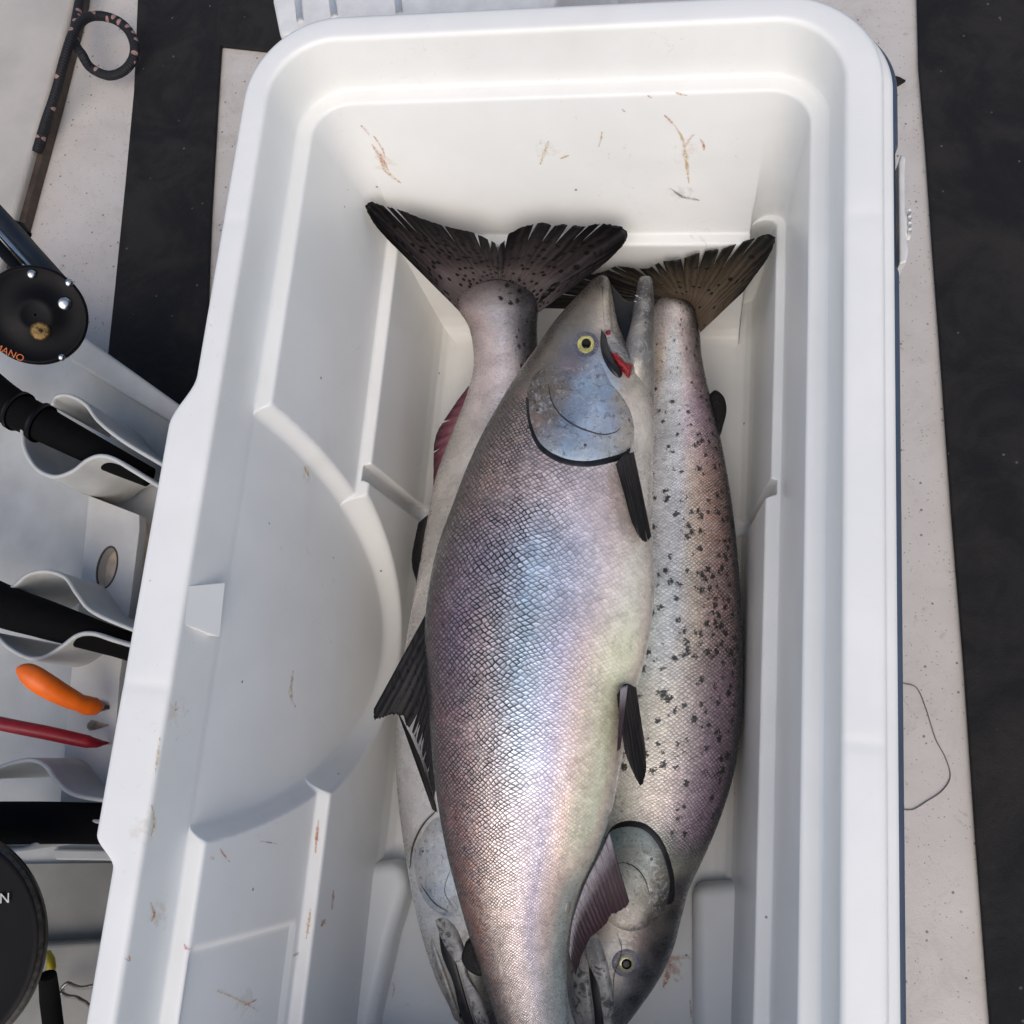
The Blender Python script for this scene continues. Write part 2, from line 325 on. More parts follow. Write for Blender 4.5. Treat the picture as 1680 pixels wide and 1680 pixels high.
def rope_mat():
    k = NT('black_flecked_rope'); uv = k.n('UVMap', uv_map='uv').outputs[0]; s = k.n('SeparateXYZ'); k.l(uv, s.inputs[0])
    a = k.math('SINE', k.math('ADD', k.math('MULTIPLY', s.outputs[0], 900.), k.math('MULTIPLY', s.outputs[1], 6.2832))); b = k.math('SINE', k.math('SUBTRACT', k.math('MULTIPLY', s.outputs[0], 900.), k.math('MULTIPLY', s.outputs[1], 6.2832*2)))
    mp = k.n('Mapping'); mp.inputs['Scale'].default_value = (95, 2, 1); k.l(uv, mp.inputs['Vector']); v = k.n('TexVoronoi', voronoi_dimensions='2D'); v.inputs['Scale'].default_value = 1; k.l(mp.outputs[0], v.inputs['Vector'])
    x = k.n('SeparateColor'); k.l(v.outputs['Color'], x.inputs[0]); f = k.math('MULTIPLY', k.ramp(v.outputs['Distance'], .22, .3, 1, 0), k.ramp(x.outputs[0], .62, .66))
    k.set(Base_Color=k.mix(f, (.008, .008, .011), (.34, .20, .18)), Roughness=.75); k.bump(k.math('MULTIPLY', a, b), .6, .001); return k.m
M['rope'] = rope_mat()

# ------------------------------------------------------------------ the boat deck
ZD = -.42
def sheet(name, x0, x1, y0, y1, z, m): return obj(name, [(x0, y0, z), (x1, y0, z), (x1, y1, z), (x0, y1, z)], [(0, 1, 2, 3)], m)
tag(sheet('water', -150, 150, -150, 150, -1.3, M['water']), kind='structure')
V, Fc = poly_prism([(-1.6, -4), (1.6, -4), (1.6, 3.6), (-1.6, 3.6)], ZD-.12, ZD)
tag(obj('deck', V, Fc, M['deck'], smooth=False), kind='structure')

def mat_obj(pts, label, zt=ZD+.007):
    V, Fc = pxpoly(pts, zt, ZD+.001)
    return tag(bevel(obj('rubber_mat', V, Fc, M['mat'], smooth=False), .0015, 2), label, 'mat', 'black rubber mats on the deck')
mat_obj([(1501, -160), (1680+80, -160), (1900, 1900), (1640, 1900), (1625, 1680), (1602, 1380), (1583, 1100), (1562, 840), (1545, 600), (1530, 400), (1519, 240), (1508, 110)], 'wide black rubber mat on the deck to the right of the cooler')
mat_obj([(232, -160), (640, -160), (640, 125), (452, 84), (362, 74), (356, 170), (345, 360), (338, 560), (330, 760), (160, 760), (176, 585), (187, 480), (205, 300), (219, 150)], 'black rubber mat strip on the deck between the rope loop and the cooler')

# ------------------------------------------------------------------ the cooler
LX, RX, YF, YN = -.338, .096, .528, -.36
def rrect(n_side, r, ins=(0, 0, 0, 0)):
    """closed curve counter-clockwise; returns points and outward normals"""
    P = []; Nn = []
    cs = [((RX-r, YF-r), 0), ((LX+r, YF-r), 90), ((LX+r, YN+r), 180), ((RX-r, YN+r), 270)]
    na = 30
    for k in range(4):
        (cx, cy), a0 = cs[k]
        for j in range(na+1):
            a = math.radians(a0+90*j/na); P.append((cx+r*math.cos(a), cy+r*math.sin(a))); Nn.append((math.cos(a), math.sin(a)))
        nx_, ny_ = cs[(k+1) % 4][0]; a = math.radians(a0+90); e = (cx+r*math.cos(a), cy+r*math.sin(a)); s = (nx_+r*math.cos(a), ny_+r*math.sin(a))
        L = math.hypot(s[0]-e[0], s[1]-e[1]); m = int(L/.0022)
        for j in range(1, m): P.append((e[0]+(s[0]-e[0])*j/m, e[1]+(s[1]-e[1])*j/m)); Nn.append((math.cos(a), math.sin(a)))
    return np.array(P), np.array(Nn)
P0, N0 = rrect(0, .050)
wl_, wr_, wf_ = np.clip(-N0[:, 0], 0, 1)**2, np.clip(N0[:, 0], 0, 1)**2, N0[:, 1]**2
def sstep(a, b, x): t = np.clip((x-a)/(b-a), 0, 1); return t*t*(3-2*t)
# profile rows: z, inset L, R, F, kind ; densified
prof = [(-.0145, -.0235, -.0350, -.0245), (-.0135, -.0225, -.0340, -.0243), (-.012, -.0215, -.0325, -.024), (-.0115, -.0207, -.029, -.0235), (-.0105, -.0205, -.0275, -.0232), (-.004, -.0200, -.0265, -.0226), (-.0015, -.0195, -.0255, -.0216), (-.0003, -.0183, -.0235, -.0200), (0, -.0165, -.021, -.018), (.0002, -.011, -.012, -.010),
        (0, -.0036, -.0036, -.0036), (-.0005, -.0020, -.0020, -.0020), (-.0018, -.0006, -.0006, -.0006), (-.0038, .0, .0, .0), (-.044, .004, .0025, .006), (-.0490, .0046, .003, .0066), (-.0502, .0056, .004, .0076),
        (-.0506, .0160, .0150, .0188), (-.0512, .0172, .0162, .0202), (-.053, .018, .017, .021), (-.194, .0395, .0190, .056), (-.1990, .0400, .0193, .0563), (-.2002, .0408, .0198, .057),
        (-.2006, .0502, .0257, .0656), (-.2012, .0513, .0268, .0670), (-.203, .052, .0275, .068), (-.335, .060, .035, .078), (-.350, .063, .038, .082), (-.357, .069, .044, .089), (-.3595, .077, .053, .098), (-.360, .088, .064, .11)]
rows = []
for i in range(len(prof)-1):
    a, b = np.array(prof[i]), np.array(prof[i+1]); n = max(1, int(np.linalg.norm((b-a)[:2])/.0022))
    for j in range(n): rows.append(a+(b-a)*j/n)
rows.append(np.array(prof[-1])); rows = np.array(rows)
def outward_bulge(y):                       # handle recess pushes the left rim out
    return 0.0155*sstep(-.098, -.078, y)*(1-sstep(.205, .245, y))
Vt = []
slots = .232
for r in rows:
    z, iL, iR, iF = r
    ins = wl_*iL+wr_*iR+wf_*iF
    y = P0[:, 1]
    left = N0[:, 0] < -.7; right = N0[:, 0] > .7
    zz = np.full(len(P0), z)
    if z > -.010 and iL < -.005 or iL < -.015:  # rim outside: bulge
        ins = ins-np.where(left, outward_bulge(y)*min(1, (-iL)/.0163), 0)
    rib = (.0004*np.exp(-((y-.02)/.004)**2)+.0004*np.exp(-((y-.37)/.006)**2)) if iL < 0 else 0
    zz = zz-np.where(left | right, rib, 0)*(1 if z > -.01 else 0)
    if z < -.004:
        ry = (y-.080)/.163; rz = (z+.0)/.335
        rr = np.sqrt(ry**2+rz**2); mS = 1-np.clip((rr-.945)/.055, 0, 1)**1.7
        sc = .0020+.05*(-z) if z > -.0535 else .0047+.155*(-z-.0535)
        ins = np.where(left, ins*(1-mS)+np.minimum(ins, sc)*mS, ins)
        # floor-side fillet of the scoop comes for free from the blend
    if z < -.2004:
        sl = sstep(slots-.008, slots-.0065, y)*(1-sstep(slots+.0065, slots+.008, y))
        ins = np.where(left, ins-sl*.010, ins); ins = np.where(right, ins-sl*.007, ins)
        ins = np.where(right & (y < slots-.006), ins+.004, ins)
        low = sstep(-.165, -.161, y)*1.0
        ins = np.where(left & (y < -.163), ins-.0, ins)
    if -.19 < z < -.054:                    # shallow panel lines on the near left wall
        ins = np.where(left & (y < -.150), ins-.0035*(1-sstep(-.156, -.150, y)), ins)
    pts = P0-N0*ins[:, None]
    Vt.append(np.column_stack([pts, zz]))
nP = len(P0); Vt = np.vstack(Vt); nR = len(rows)
Ft = []
for i in range(nR-1):
    b = i*nP
    for j in range(nP):
        j2 = (j+1) % nP; Ft.append((b+j, b+nP+j, b+nP+j2, b+j2))
Ft = [f[::-1] for f in Ft]
# floor: strips from the last ring to a middle line
prev = (nR-1)*nP; last = Vt[prev:prev+nP].copy(); mid = np.column_stack([np.full(nP, -.121), np.clip(last[:, 1], YN+.20, YF-.20), np.full(nP, -.3602)])
for q in (.25, .5, .75, 1.):
    base_i = len(Vt); ring = last*(1-q)+mid*q; ring[:, 2] = -.3601-.0008*q; Vt = np.vstack([Vt, ring])
    for j in range(nP): Ft.append((prev+j, prev+(j+1) % nP, base_i+(j+1) % nP, base_i+j))
    prev = base_i
LINER = BVHTree.FromPolygons([tuple(v) for v in Vt], Ft); M['plastic'] = plastic_mat()
cooler = empty('cooler', 'open white-lined cooler with a blue grey outer shell holding three salmon', 'cooler')
tub = obj('liner', Vt, Ft, M['plastic'], cooler)
def ring_solid(off0, off1, z0, z1, extra=None):
    V = []
    for o_, z in ((off0, z0), (off1, z1)):
        for (p, n) in zip(P0, N0): V.append((p[0]+n[0]*o_, p[1]+n[1]*o_, z))
    return V, grid_faces(2, nP, False, True)
def shell():
    V = []; k = 0
    prof2 = [(-.0145, .030), (-.0145, .0405), (-.016, .0425), (-.02, .0435), (-.05, .0435), (-.055, .0425), (-.40, .030), (-.415, .022), (-.4155, .0)]
    for z, o_ in prof2:
        for (p, n) in zip(P0, N0):
            y = p[1]; d = o_-.024*n[0]**2*(n[0] < 0)-.020*n[1]**2-.0042
            if n[0] > .7 and z > -.3: d -= .006*float(sstep(.335, .345, y)*(1-sstep(.425, .435, y)))*(z < -.015)
            if n[0] < -.7 and z < -.03: d -= .0*float(sstep(-.08, -.06, y)*(1-sstep(.2, .22, y)))
            V.append((p[0]+n[0]*d, p[1]+n[1]*d, z))
    return V, [f[::-1] for f in grid_faces(len(prof2), nP, False, True)]
V, Fc = shell(); obj('outer_shell', V, Fc, M['navy'], cooler)
def hump(pts, zt, zb, w=.02):
    V, Fc = pxpoly(pts, zt, zb); o = obj('wheel_well', V, Fc, M['plastic'], cooler, smooth=True); bevel(o, w, 6, 30); return o
hump([(1136, 1452), (1310, 1438), (1310, 1560), (1310, 1860), (1140, 1860), (1136, 1600)], -.337, -.405, .012)
hump([(500, 1425), (655, 1412), (672, 1450), (644, 1540), (612, 1680), (600, 1860), (430, 1860), (470, 1640)], -.328, -.406, .032)
# latch on the right-hand side
latch = None
def box(x0, x1, y0, y1, z0, z1): return poly_prism([(x0, y0), (x1, y0), (x1, y1), (x0, y1)], z0, z1)
lw0 = at(1482, 262, -.075); lw1 = at(1482, 428, -.075)
ya, yb = lw1[1], lw0[1]; xr = lw0[0]
pr = [(xr-.004, ya-.004), (xr+.001, ya-.002), (xr+.0025, ya+.008), (xr+.0005, ya+.02), (xr+.0005, yb-.012), (xr+.0015, yb), (xr-.002, yb+.003), (xr-.004, yb-.004)]
V, Fc = poly_prism(pr, -.16, -.072); latch = obj('latch', V, Fc, M['latch'], cooler, smooth=False); bevel(latch, .0015, 3)
kn = at(1496, 362, -.10)
V, Fc = lathe([(.001, -.014), (.0155, -.014), (.0165, -.008), (.015, .001), (.011, .0055), (.004, .007), (0.0005, .007)], (xr+.004, kn[1], -.11), (1, 0, .25), 40)
obj('latch_button', V, Fc, M['latch'], latch)
for j in range(4):
    V, Fc = tube([(xr+.0095, kn[1]-.009+.0055*j, -.098), (xr+.0115, kn[1]-.0075+.0055*j, -.114)], .0014, 8); obj('latch_rib', V, Fc, M['latch'], latch)

# moulded wedge in the handle recess
h4 = [LINER.ray_cast(Vector((0, 0, CZ)), Vector(ray_dir(x, y)))[0] for x, y in ((308, 962), (353, 956), (344, 1043), (303, 1024))]
o1 = Vector((.0012, 0, 0)); o2 = Vector((.0075, 0, .0)); bk = Vector((-.003, 0, 0))
obj('moulded_wedge', [h4[0]+o1*0, h4[1]+o2, h4[2]+o2, h4[3]+o1*0, h4[0]+bk, h4[1]+bk, h4[2]+bk, h4[3]+bk], [(0, 1, 2, 3), (0, 4, 5, 1), (1, 5, 6, 2), (2, 6, 7, 3), (3, 7, 4, 0), (4, 7, 6, 5)], M['plastic'], cooler, smooth=False)
# thin dried smears lying on the liner
def smear_mat(name, c):
    k = NT(name); uv = k.n('UVMap', uv_map='uv').outputs[0]; p = k.pos(); s_ = k.n('SeparateXYZ'); k.l(uv, s_.inputs[0])
    n = k.noise(p, 420, 6, .75, .8); n2 = k.noise(p, 90, 4, .7)
    e = k.math('MULTIPLY', k.ramp(k.math('ABSOLUTE', s_.outputs[1]), .2, .95, 1, 0), k.ramp(n, .36, .54)); e = k.math('MULTIPLY', e, k.ramp(n2, .35, .6, .35, 1.))
    k.set(Base_Color=c, Roughness=.35, Alpha=k.math('MULTIPLY', e, .7)); return k.m
M['rust'] = smear_mat('dried_blood_smear', (.56, .17, .035)); M['tan'] = smear_mat('tan_smear', (.66, .44, .20)); M['redsm'] = smear_mat('red_smear', (.60, .02, .01)); M['grey'] = smear_mat('grey_scuff', (.22, .21, .19))
def smear(pts, w, m='rust', up=.0006):
    w = w*.85
    P = cr(np.array(pts, float), max(8, len(pts)*5)); T = np.gradient(P, axis=0); T /= np.linalg.norm(T, axis=1)[:, None]+1e-9; V = []; UVs = []; n = len(P)
    for i in range(n):
        ww = w*(.25+.75*math.sin(math.pi*(i+.5)/n))*rng.uniform(.6, 1.3)
        for a in (-1, -.33, .33, 1):
            x, y = P[i, 0]-T[i, 1]*ww*a, P[i, 1]+T[i, 0]*ww*a; h = LINER.ray_cast(Vector(CAMP), Vector(ray_dir(x, y))); nn = h[1] if h[1].dot(Vector(ray_dir(x, y))) < 0 else -h[1]
            V.append(h[0]+nn*up); UVs.append((i/n, a))
    o = obj('stain', V, grid_faces(n, 4), M[m], cooler); me = o.data; lay = me.uv_layers.new(name='uv'); idx = np.empty(len(me.loops), np.int32); me.loops.foreach_get('vertex_index', idx); lay.data.foreach_set('uv', np.array(UVs, np.float32)[idx].ravel())
for a in ([[(592, 205), (600, 213), (606, 221)], 3, 'rust'], [[(613, 222), (620, 232), (628, 245), (632, 258)], 3, 'rust'], [[(610, 236), (620, 250), (630, 266), (638, 280)], 6, 'rust'], [[(624, 262), (632, 278), (645, 290), (658, 300)], 5, 'tan'],
          [[(1090, 188), (1098, 196), (1108, 206)], 3.5, 'rust'], [[(1108, 206), (1120, 228), (1126, 262), (1130, 300)], 6, 'tan'], [[(1124, 240), (1134, 224), (1140, 220)], 4, 'rust'], [[(1148, 226), (1154, 236), (1155, 246)], 4, 'rust'], [[(1062, 156), (1070, 160)], 3, 'rust'], [[(1108, 152), (1128, 156)], 3, 'tan'], [[(1020, 178), (1026, 183)], 3, 'rust'],
          [[(886, 270), (893, 250), (900, 230)], 5, 'tan'], [[(918, 260), (934, 254)], 4, 'tan'], [[(1100, 308), (1120, 322), (1148, 328)], 4, 'grey'], [[(886, 236), (888, 234)], 2, 'grey'], [[(982, 240), (986, 228), (988, 214)], 3, 'tan'],
          [[(523, 1345), (520, 1372), (518, 1400)], 5, 'rust'], [[(510, 1490), (506, 1520), (503, 1540)], 5, 'tan'], [[(360, 1392), (366, 1402), (376, 1414)], 3, 'rust'], [[(302, 1548), (306, 1556), (312, 1558)], 4, 'redsm'], [[(345, 1405), (350, 1410)], 6, 'tan'], [[(546, 1460), (545, 1480), (543, 1492)], 4, 'rust'], [[(532, 1508), (526, 1520)], 6, 'rust'],
          [[(645, 1612), (647, 1622), (644, 1636)], 3, 'redsm'], [[(355, 1625), (385, 1638), (412, 1652), (424, 1660)], 4, 'tan'], [[(400, 1650), (420, 1640)], 3, 'rust'], [[(204, 1572), (212, 1576), (210, 1566)], 3, 'rust'], [[(248, 1320), (252, 1350), (246, 1372)], 4, 'tan'], [[(246, 1480), (252, 1500), (247, 1512)], 4, 'rust'], [[(262, 1210), (258, 1245), (254, 1270)], 4, 'tan'],
          [[(288, 1150), (286, 1165), (294, 1160)], 3, 'tan'], [[(1100, 1575), (1095, 1600), (1088, 1620)], 9, 'rust'], [[(1138, 1530), (1146, 1540), (1138, 1552)], 4, 'tan'], [[(480, 1100), (476, 1140), (484, 1160)], 5, 'tan'], [[(1132, 1640), (1134, 1670)], 3, 'rust'], [[(498, 765), (506, 782)], 5, 'tan'], [[(455, 1385), (440, 1382), (425, 1380)], 2, 'grey']): smear(*a)

# ------------------------------------------------------------------ fish
def add_attr(o, name, arr):
    a = o.data.color_attributes.new(name, 'FLOAT_COLOR', 'POINT'); buf = np.ones((len(arr), 4), np.float32); buf[:, :3] = arr; a.data.foreach_set('color', buf.ravel())
def set_uv(o, uvv):
    me = o.data; lay = me.uv_layers.new(name='uv'); idx = np.empty(len(me.loops), np.int32); me.loops.foreach_get('vertex_index', idx); lay.data.foreach_set('uv', np.asarray(uvv, np.float32)[idx].ravel())
def table(rows_, vcols, y, v):
    ys = np.array([r[0] for r in rows_], float); T = np.array([[lin(c) for c in r[1]] for r in rows_])
    yi = np.clip(np.interp(y, ys, np.arange(len(ys))), 0, len(ys)-1-1e-6); i = yi.astype(int); ti = (yi-i)[:, None]; ti = ti*ti*(3-2*ti)
    vi = np.clip(np.interp(v, vcols, np.arange(len(vcols))), 0, len(vcols)-1-1e-6); j = vi.astype(int); tj = (vi-j)[:, None]
    A = T[i, j]*(1-tj)+T[i, j+1]*tj; B = T[i+1, j]*(1-tj)+T[i+1, j+1]*tj
    return A*(1-ti)+B*ti
def paint(V, ctrl):                         # pigment blended between control colours placed on the fish
    V = np.asarray(V, float); C = np.array([[c[0], c[1]] for c in ctrl], float); K = np.array([lin(c[2]) for c in ctrl])
    cam_ = (V-CAMP) @ Rm; px = 840+F*cam_[:, 0]/cam_[:, 2]; py = 840+F*cam_[:, 1]/cam_[:, 2]
    out = np.zeros((len(V), 3)); 
    for i in range(0, len(V), 8000):
        d = np.hypot(px[i:i+8000, None]-C[None, :, 0], py[i:i+8000, None]-C[None, :, 1]); w = 1/(d+4)**3.2; out[i:i+8000] = (w @ K)/w.sum(1)[:, None]
    return out
def body(name, st, root, m, colors, vcols, auxf, nrows=45, nS=300, nT=120, sup=.92, head=None, gain=(1.08, .86)):
    """st rows: back x,y, belly x,y, z, half thickness"""
    Q = cr(np.array(st, float)*np.array([1, 1, 1, 1, 800, 800]), nS)/np.array([1, 1, 1, 1, 800, 800])
    V = []; UV = []; YY = []; VV = []; U = 0; pc = None
    for q in Q:
        B = at(q[0], q[1], q[4]); W = at(q[2], q[3], q[4]); c = (B+W)/2; h = (B-W)/2; w = np.linalg.norm(h)*2; t = max(q[5], .001)
        if pc is not None: U += np.linalg.norm(c-pc)/max(w/nrows, .0016)
        pc = c
        for k in range(nT):
            th = 2*math.pi*k/nT; ct, sn = math.cos(th), math.sin(th)
            x = math.copysign(abs(ct)**sup, ct); zt = math.copysign(abs(sn)**sup, sn)
            V.append(c+h*x+np.array([0, 0, t*zt*(1 if sn > 0 else .9)]))
            vt = th/math.pi if th <= math.pi else 2-th/math.pi; v = (1-math.cos(th))/2
            UV.append((U, (.3*vt+.7*v)*nrows)); YY.append((q[1]+q[3])/2); VV.append(v)
    V = np.array(V); n0 = len(V); Fc = [f[::-1] for f in grid_faces(nS, nT, False, True)]
    Fc += [tuple(range(nT)), tuple(range((nS-1)*nT, nS*nT))[::-1]]
    o = obj(name, V, Fc, m, root); YY = np.array(YY); VV = np.array(VV)
    set_uv(o, UV); kk = sstep(.12, .55, VV)[:, None]; pig_shine = np.clip(table(colors, vcols, YY, VV)*gain[0]*(gain[1]+(1.46-gain[1])*kk)*np.array([1.02, .995, 1.015])+.03*kk, 0, .92)
    if head: hm = head[1](YY, VV)[:, None]; pig_shine = pig_shine*(1-hm)+paint(V, head[0])*1.15*hm
    add_attr(o, 'pig_shine', pig_shine); add_attr(o, 'aux', auxf(YY, VV))
    bv = BVHTree.FromPolygons([tuple(v) for v in V], Fc)
    return o, bv
def hit(bvs, x, y, zdef=-.2):
    d = ray_dir(x, y); best = None
    for bv in bvs:
        r = bv.ray_cast(Vector(CAMP), Vector(d))
        if r[0] is not None and (best is None or r[3] < best[2]): best = (np.array(r[0]), np.array(r[1]), r[3])
    if best is None:
        p = at(x, y, zdef); r = bvs[0].find_nearest(Vector(p)); return np.array(r[0]), np.array([0, 0, 1.])
    n = best[1]
    if n @ d > 0: n = -n
    return best[0], n
def patch(name, poly, bvs, h, m, parent, rings=14, nb=72, fall=5, sink=.0012, closed=True, zdef=-.2, ridge=0, ctrl=None, mul=1.):
    P = np.array(poly, float); Pc = cr(np.vstack([P, P[:1]]), nb+1)[:-1]; c = P.mean(0)
    pts = []
    for i in range(rings+1):
        r = (i/rings)**.8
        for b in Pc: pts.append((c+(b-c)*r, r))
    V = []
    for (p, r) in pts:
        q, n = hit(bvs, p[0], p[1], zdef); n = n*.5+np.array([0, 0, .5]); n /= np.linalg.norm(n)
        V.append(q+n*(h*(1-r**fall)-sink*r**(fall*3)+ridge*math.exp(-((r-.9)/.05)**2)))
    Fc = grid_faces(rings+1, nb, False, True)
    # orientation check
    a, b_, c_ = V[Fc[-1][0]], V[Fc[-1][1]], V[Fc[-1][2]]
    if np.cross(b_-a, c_-a)[2] < 0: Fc = [f[::-1] for f in Fc]
    o = obj(name, V, Fc, m, parent)
    if ctrl: add_attr(o, 'pig_shine', np.clip(paint(V, ctrl)*1.15, 0, .9)*mul)
    return o
def ell(cx, cy, rx, ry, ang=0, n=14):
    a = math.radians(ang); return [(cx+rx*math.cos(t)*math.cos(a)-ry*math.sin(t)*math.sin(a), cy+rx*math.cos(t)*math.sin(a)+ry*math.sin(t)*math.cos(a)) for t in np.linspace(0, 2*math.pi, n, endpoint=False)]
def eye(bvs, x, y, r, root, mi, ang=0):
    e = patch('eye', ell(x, y, r*.92, r*.98, ang), bvs, .0022, mi, root, rings=10, nb=40, fall=3, sink=.0005)
    patch('eye_socket', ell(x, y, r*1.45, r*1.42, ang), bvs, .0009, M['socket'], root, rings=12, nb=48, fall=2.2, sink=.0008)
    patch('pupil', ell(x+r*.05, y+r*.03, r*.5, r*.52, ang), bvs, .0034, M['pupil'], e, rings=6, nb=32, fall=8, sink=.0)
def seam(name, pts, bvs, r, parent, lift=.003, m=None):
    P = cr(np.array(pts, float), 50); W = []
    for x, y in P:
        q, n = hit(bvs, x, y); W.append(q+np.array([0, 0, lift]))
    rr = r*(.25+.75*np.sin(np.linspace(.15, 2.9, 50))); V, Fc = tube(W, rr, 8); return obj(name, V, Fc, m or M['fold'], parent)
def fin(name, base, tip, m, parent, groups=(0, 1), gap=.04, nu=140, nv=26, bow=0., jag=.03, rays=26, thick=.0007, gapstart=.35, wav=.0):
    """base/tip rows: x,y,z (photo px and height)"""
    B = np.array([at(*p) for p in base]); T = np.array([at(*p) for p in tip])
    Bc = cr(B, nu); Tc = cr(T, nu); ax = None
    jn = np.interp(np.linspace(0, 1, nu), np.linspace(0, 1, rays), rng.uniform(-1, 1, rays))+.35*rng.uniform(-1, 1, nu)
    V = []; UV = []; Fc = []
    gl = list(groups)
    for gi in range(len(gl)-1):
        i0, i1 = int(gl[gi]*(nu-1)), int(gl[gi+1]*(nu-1)); cnt = i1-i0+1
        if cnt < 3: continue
        start = len(V)
        gw = gap*rng.uniform(.25, 1.2, 2)
        for side in (0, 1):
            for a in range(cnt):
                i = i0+a; e = a/(cnt-1)
                for j in range(nv):
                    v = j/(nv-1); sh = 0.
                    if gi > 0: sh += gw[0]*(1-e)
                    if gi < len(gl)-2: sh -= gw[1]*e
                    k = np.clip((v-gapstart)/(1-gapstart), 0, 1)**1.3; fi = np.clip(i+sh*k*nu, 0, nu-1); ia = int(fi); fr = fi-ia; ib = min(ia+1, nu-1)
                    b = Bc[ia]*(1-fr)+Bc[ib]*fr; t = Tc[ia]*(1-fr)+Tc[ib]*fr
                    L = 1+jag*jn[i]; edge = .05*(1-(2*e-1)**2)*min(1, (len(gl) > 3)*1.0)*0
                    p = b+(t-b)*(v*L+edge*v)
                    p = p+np.array([0, 0, bow*math.sin(math.pi*v)+.00022*math.sin(rays*2*math.pi*i/nu)*min(1, v*3)+wav*math.sin(7*i/nu*math.pi)*v])
                    p = p+np.array([0, 0, (thick if side == 0 else -thick)*(1.4-v)])
                    V.append(p); UV.append((i/nu, v))
        n1 = cnt*nv; f = grid_faces(cnt, nv)
        Fc += [tuple(start+x for x in q) for q in f]; Fc += [tuple(start+n1+x for x in q[::-1]) for q in f]
        border = [a*nv for a in range(cnt)]+[(cnt-1)*nv+j for j in range(1, nv)]+[a*nv+nv-1 for a in range(cnt-2, -1, -1)]+[j for j in range(nv-2, 0, -1)]
        for x, y_ in zip(border, border[1:]+border[:1]): Fc.append((start+y_, start+x, start+n1+x, start+n1+y_))
    o = obj(name, V, Fc, m, parent); set_uv(o, UV); 
    bm = bmesh.new(); bm.from_mesh(o.data); bmesh.ops.recalc_face_normals(bm, faces=bm.faces); bm.to_mesh(o.data); bm.free()
    return o
HA = [(1014,650,(158,150,140)),(1018,728,(164,158,148)),(1036,660,(162,152,140)),(890,600,(72,64,54)),(905,560,(74,66,56)),(930,520,(70,64,56)),(880,660,(92,80,68)),(960,475,(62,56,48)),(1050,700,(186,178,166)),(1056,670,(180,172,160)),(1046,730,(176,170,160)),(1050,640,(174,168,156)),(985,465,(62,56,48)),(995,500,(165,155,140)),(998,530,(175,165,155)),(970,490,(92,82,72)),(950,510,(76,68,58)),(925,535,(70,66,62)),(900,570,(84,74,64)),(880,610,(76,68,58)),(930,570,(82,82,92)),(960,565,(56,60,82)),(940,600,(106,96,106)),(985,600,(150,165,185)),(960,630,(150,172,192)),(1000,640,(140,165,188)),(985,670,(160,180,202)),(950,660,(130,147,165)),(920,640,(105,95,82)),(900,640,(98,88,74)),(870,650,(66,58,52)),(880,690,(132,114,98)),(905,720,(148,150,152)),(905,680,(118,106,94)),(930,690,(120,137,155)),(960,700,(165,182,200)),(1000,700,(155,167,185)),(930,735,(150,170,186)),(970,750,(165,180,192)),(1010,735,(165,172,178)),(1030,700,(168,160,148)),(1040,660,(163,152,140)),(1035,630,(158,148,136)),(1060,650,(165,160,150)),(1065,580,(140,136,130)),(1050,540,(150,146,138)),(1066,545,(104,102,98)),(1068,600,(128,124,118)),(1048,600,(168,162,152)),(1060,570,(120,118,112)),(1062,510,(84,82,84)),(1056,500,(130,126,120)),(1060,480,(50,48,48)),(1065,700,(178,176,163)),(1050,740,(172,168,155)),(860,700,(110,86,76)),(840,650,(44,42,40))]
HB = [(1010,1380,(128,148,150)),(1050,1375,(146,158,154)),(1030,1400,(148,150,140)),(1085,1430,(116,112,96)),(1060,1420,(136,146,140)),(1040,1440,(158,160,150)),(1020,1470,(162,162,150)),(1060,1470,(122,118,104)),(1090,1480,(66,58,48)),(1105,1500,(32,30,28)),(1040,1500,(156,150,140)),(1070,1510,(70,62,54)),(1010,1520,(164,156,142)),(1050,1540,(100,80,76)),(1080,1560,(34,32,32)),(1095,1550,(24,24,26)),(1005,1560,(148,148,144)),(1027,1580,(66,68,76)),(1040,1600,(66,64,66)),(1060,1600,(28,28,31)),(1020,1620,(104,102,102)),(1040,1640,(32,34,38)),(1010,1660,(54,56,60)),(960,1520,(105,76,82)),(950,1590,(165,160,152)),(945,1640,(112,106,106)),(960,1650,(148,142,138)),(935,1560,(96,78,82)),(970,1690,(110,110,110)),(985,1430,(148,153,150)),(1118,1460,(50,44,46)),(1000,1720,(50,52,56))]
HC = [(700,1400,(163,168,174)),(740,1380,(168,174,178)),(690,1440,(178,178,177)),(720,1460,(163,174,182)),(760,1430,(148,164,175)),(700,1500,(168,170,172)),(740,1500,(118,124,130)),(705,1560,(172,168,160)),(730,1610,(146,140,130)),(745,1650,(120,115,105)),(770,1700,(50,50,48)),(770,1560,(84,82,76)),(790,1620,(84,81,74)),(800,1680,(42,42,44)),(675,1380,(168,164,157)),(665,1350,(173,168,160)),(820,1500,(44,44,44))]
VC = [.028, .075, .2, .35, .5, .65, .8, .92, 1.0]
M['skinA'] = scale_mat('scaled_skin_copper', spot_scale=.6, srad=(.06, .26)); M['skinB'] = scale_mat('scaled_skin_spotted', (.015, .015, .015), .40, srad=(.15, .47)); M['skinC'] = scale_mat('scaled_skin_pale', (.03, .03, .03), .25, mottle=.12)
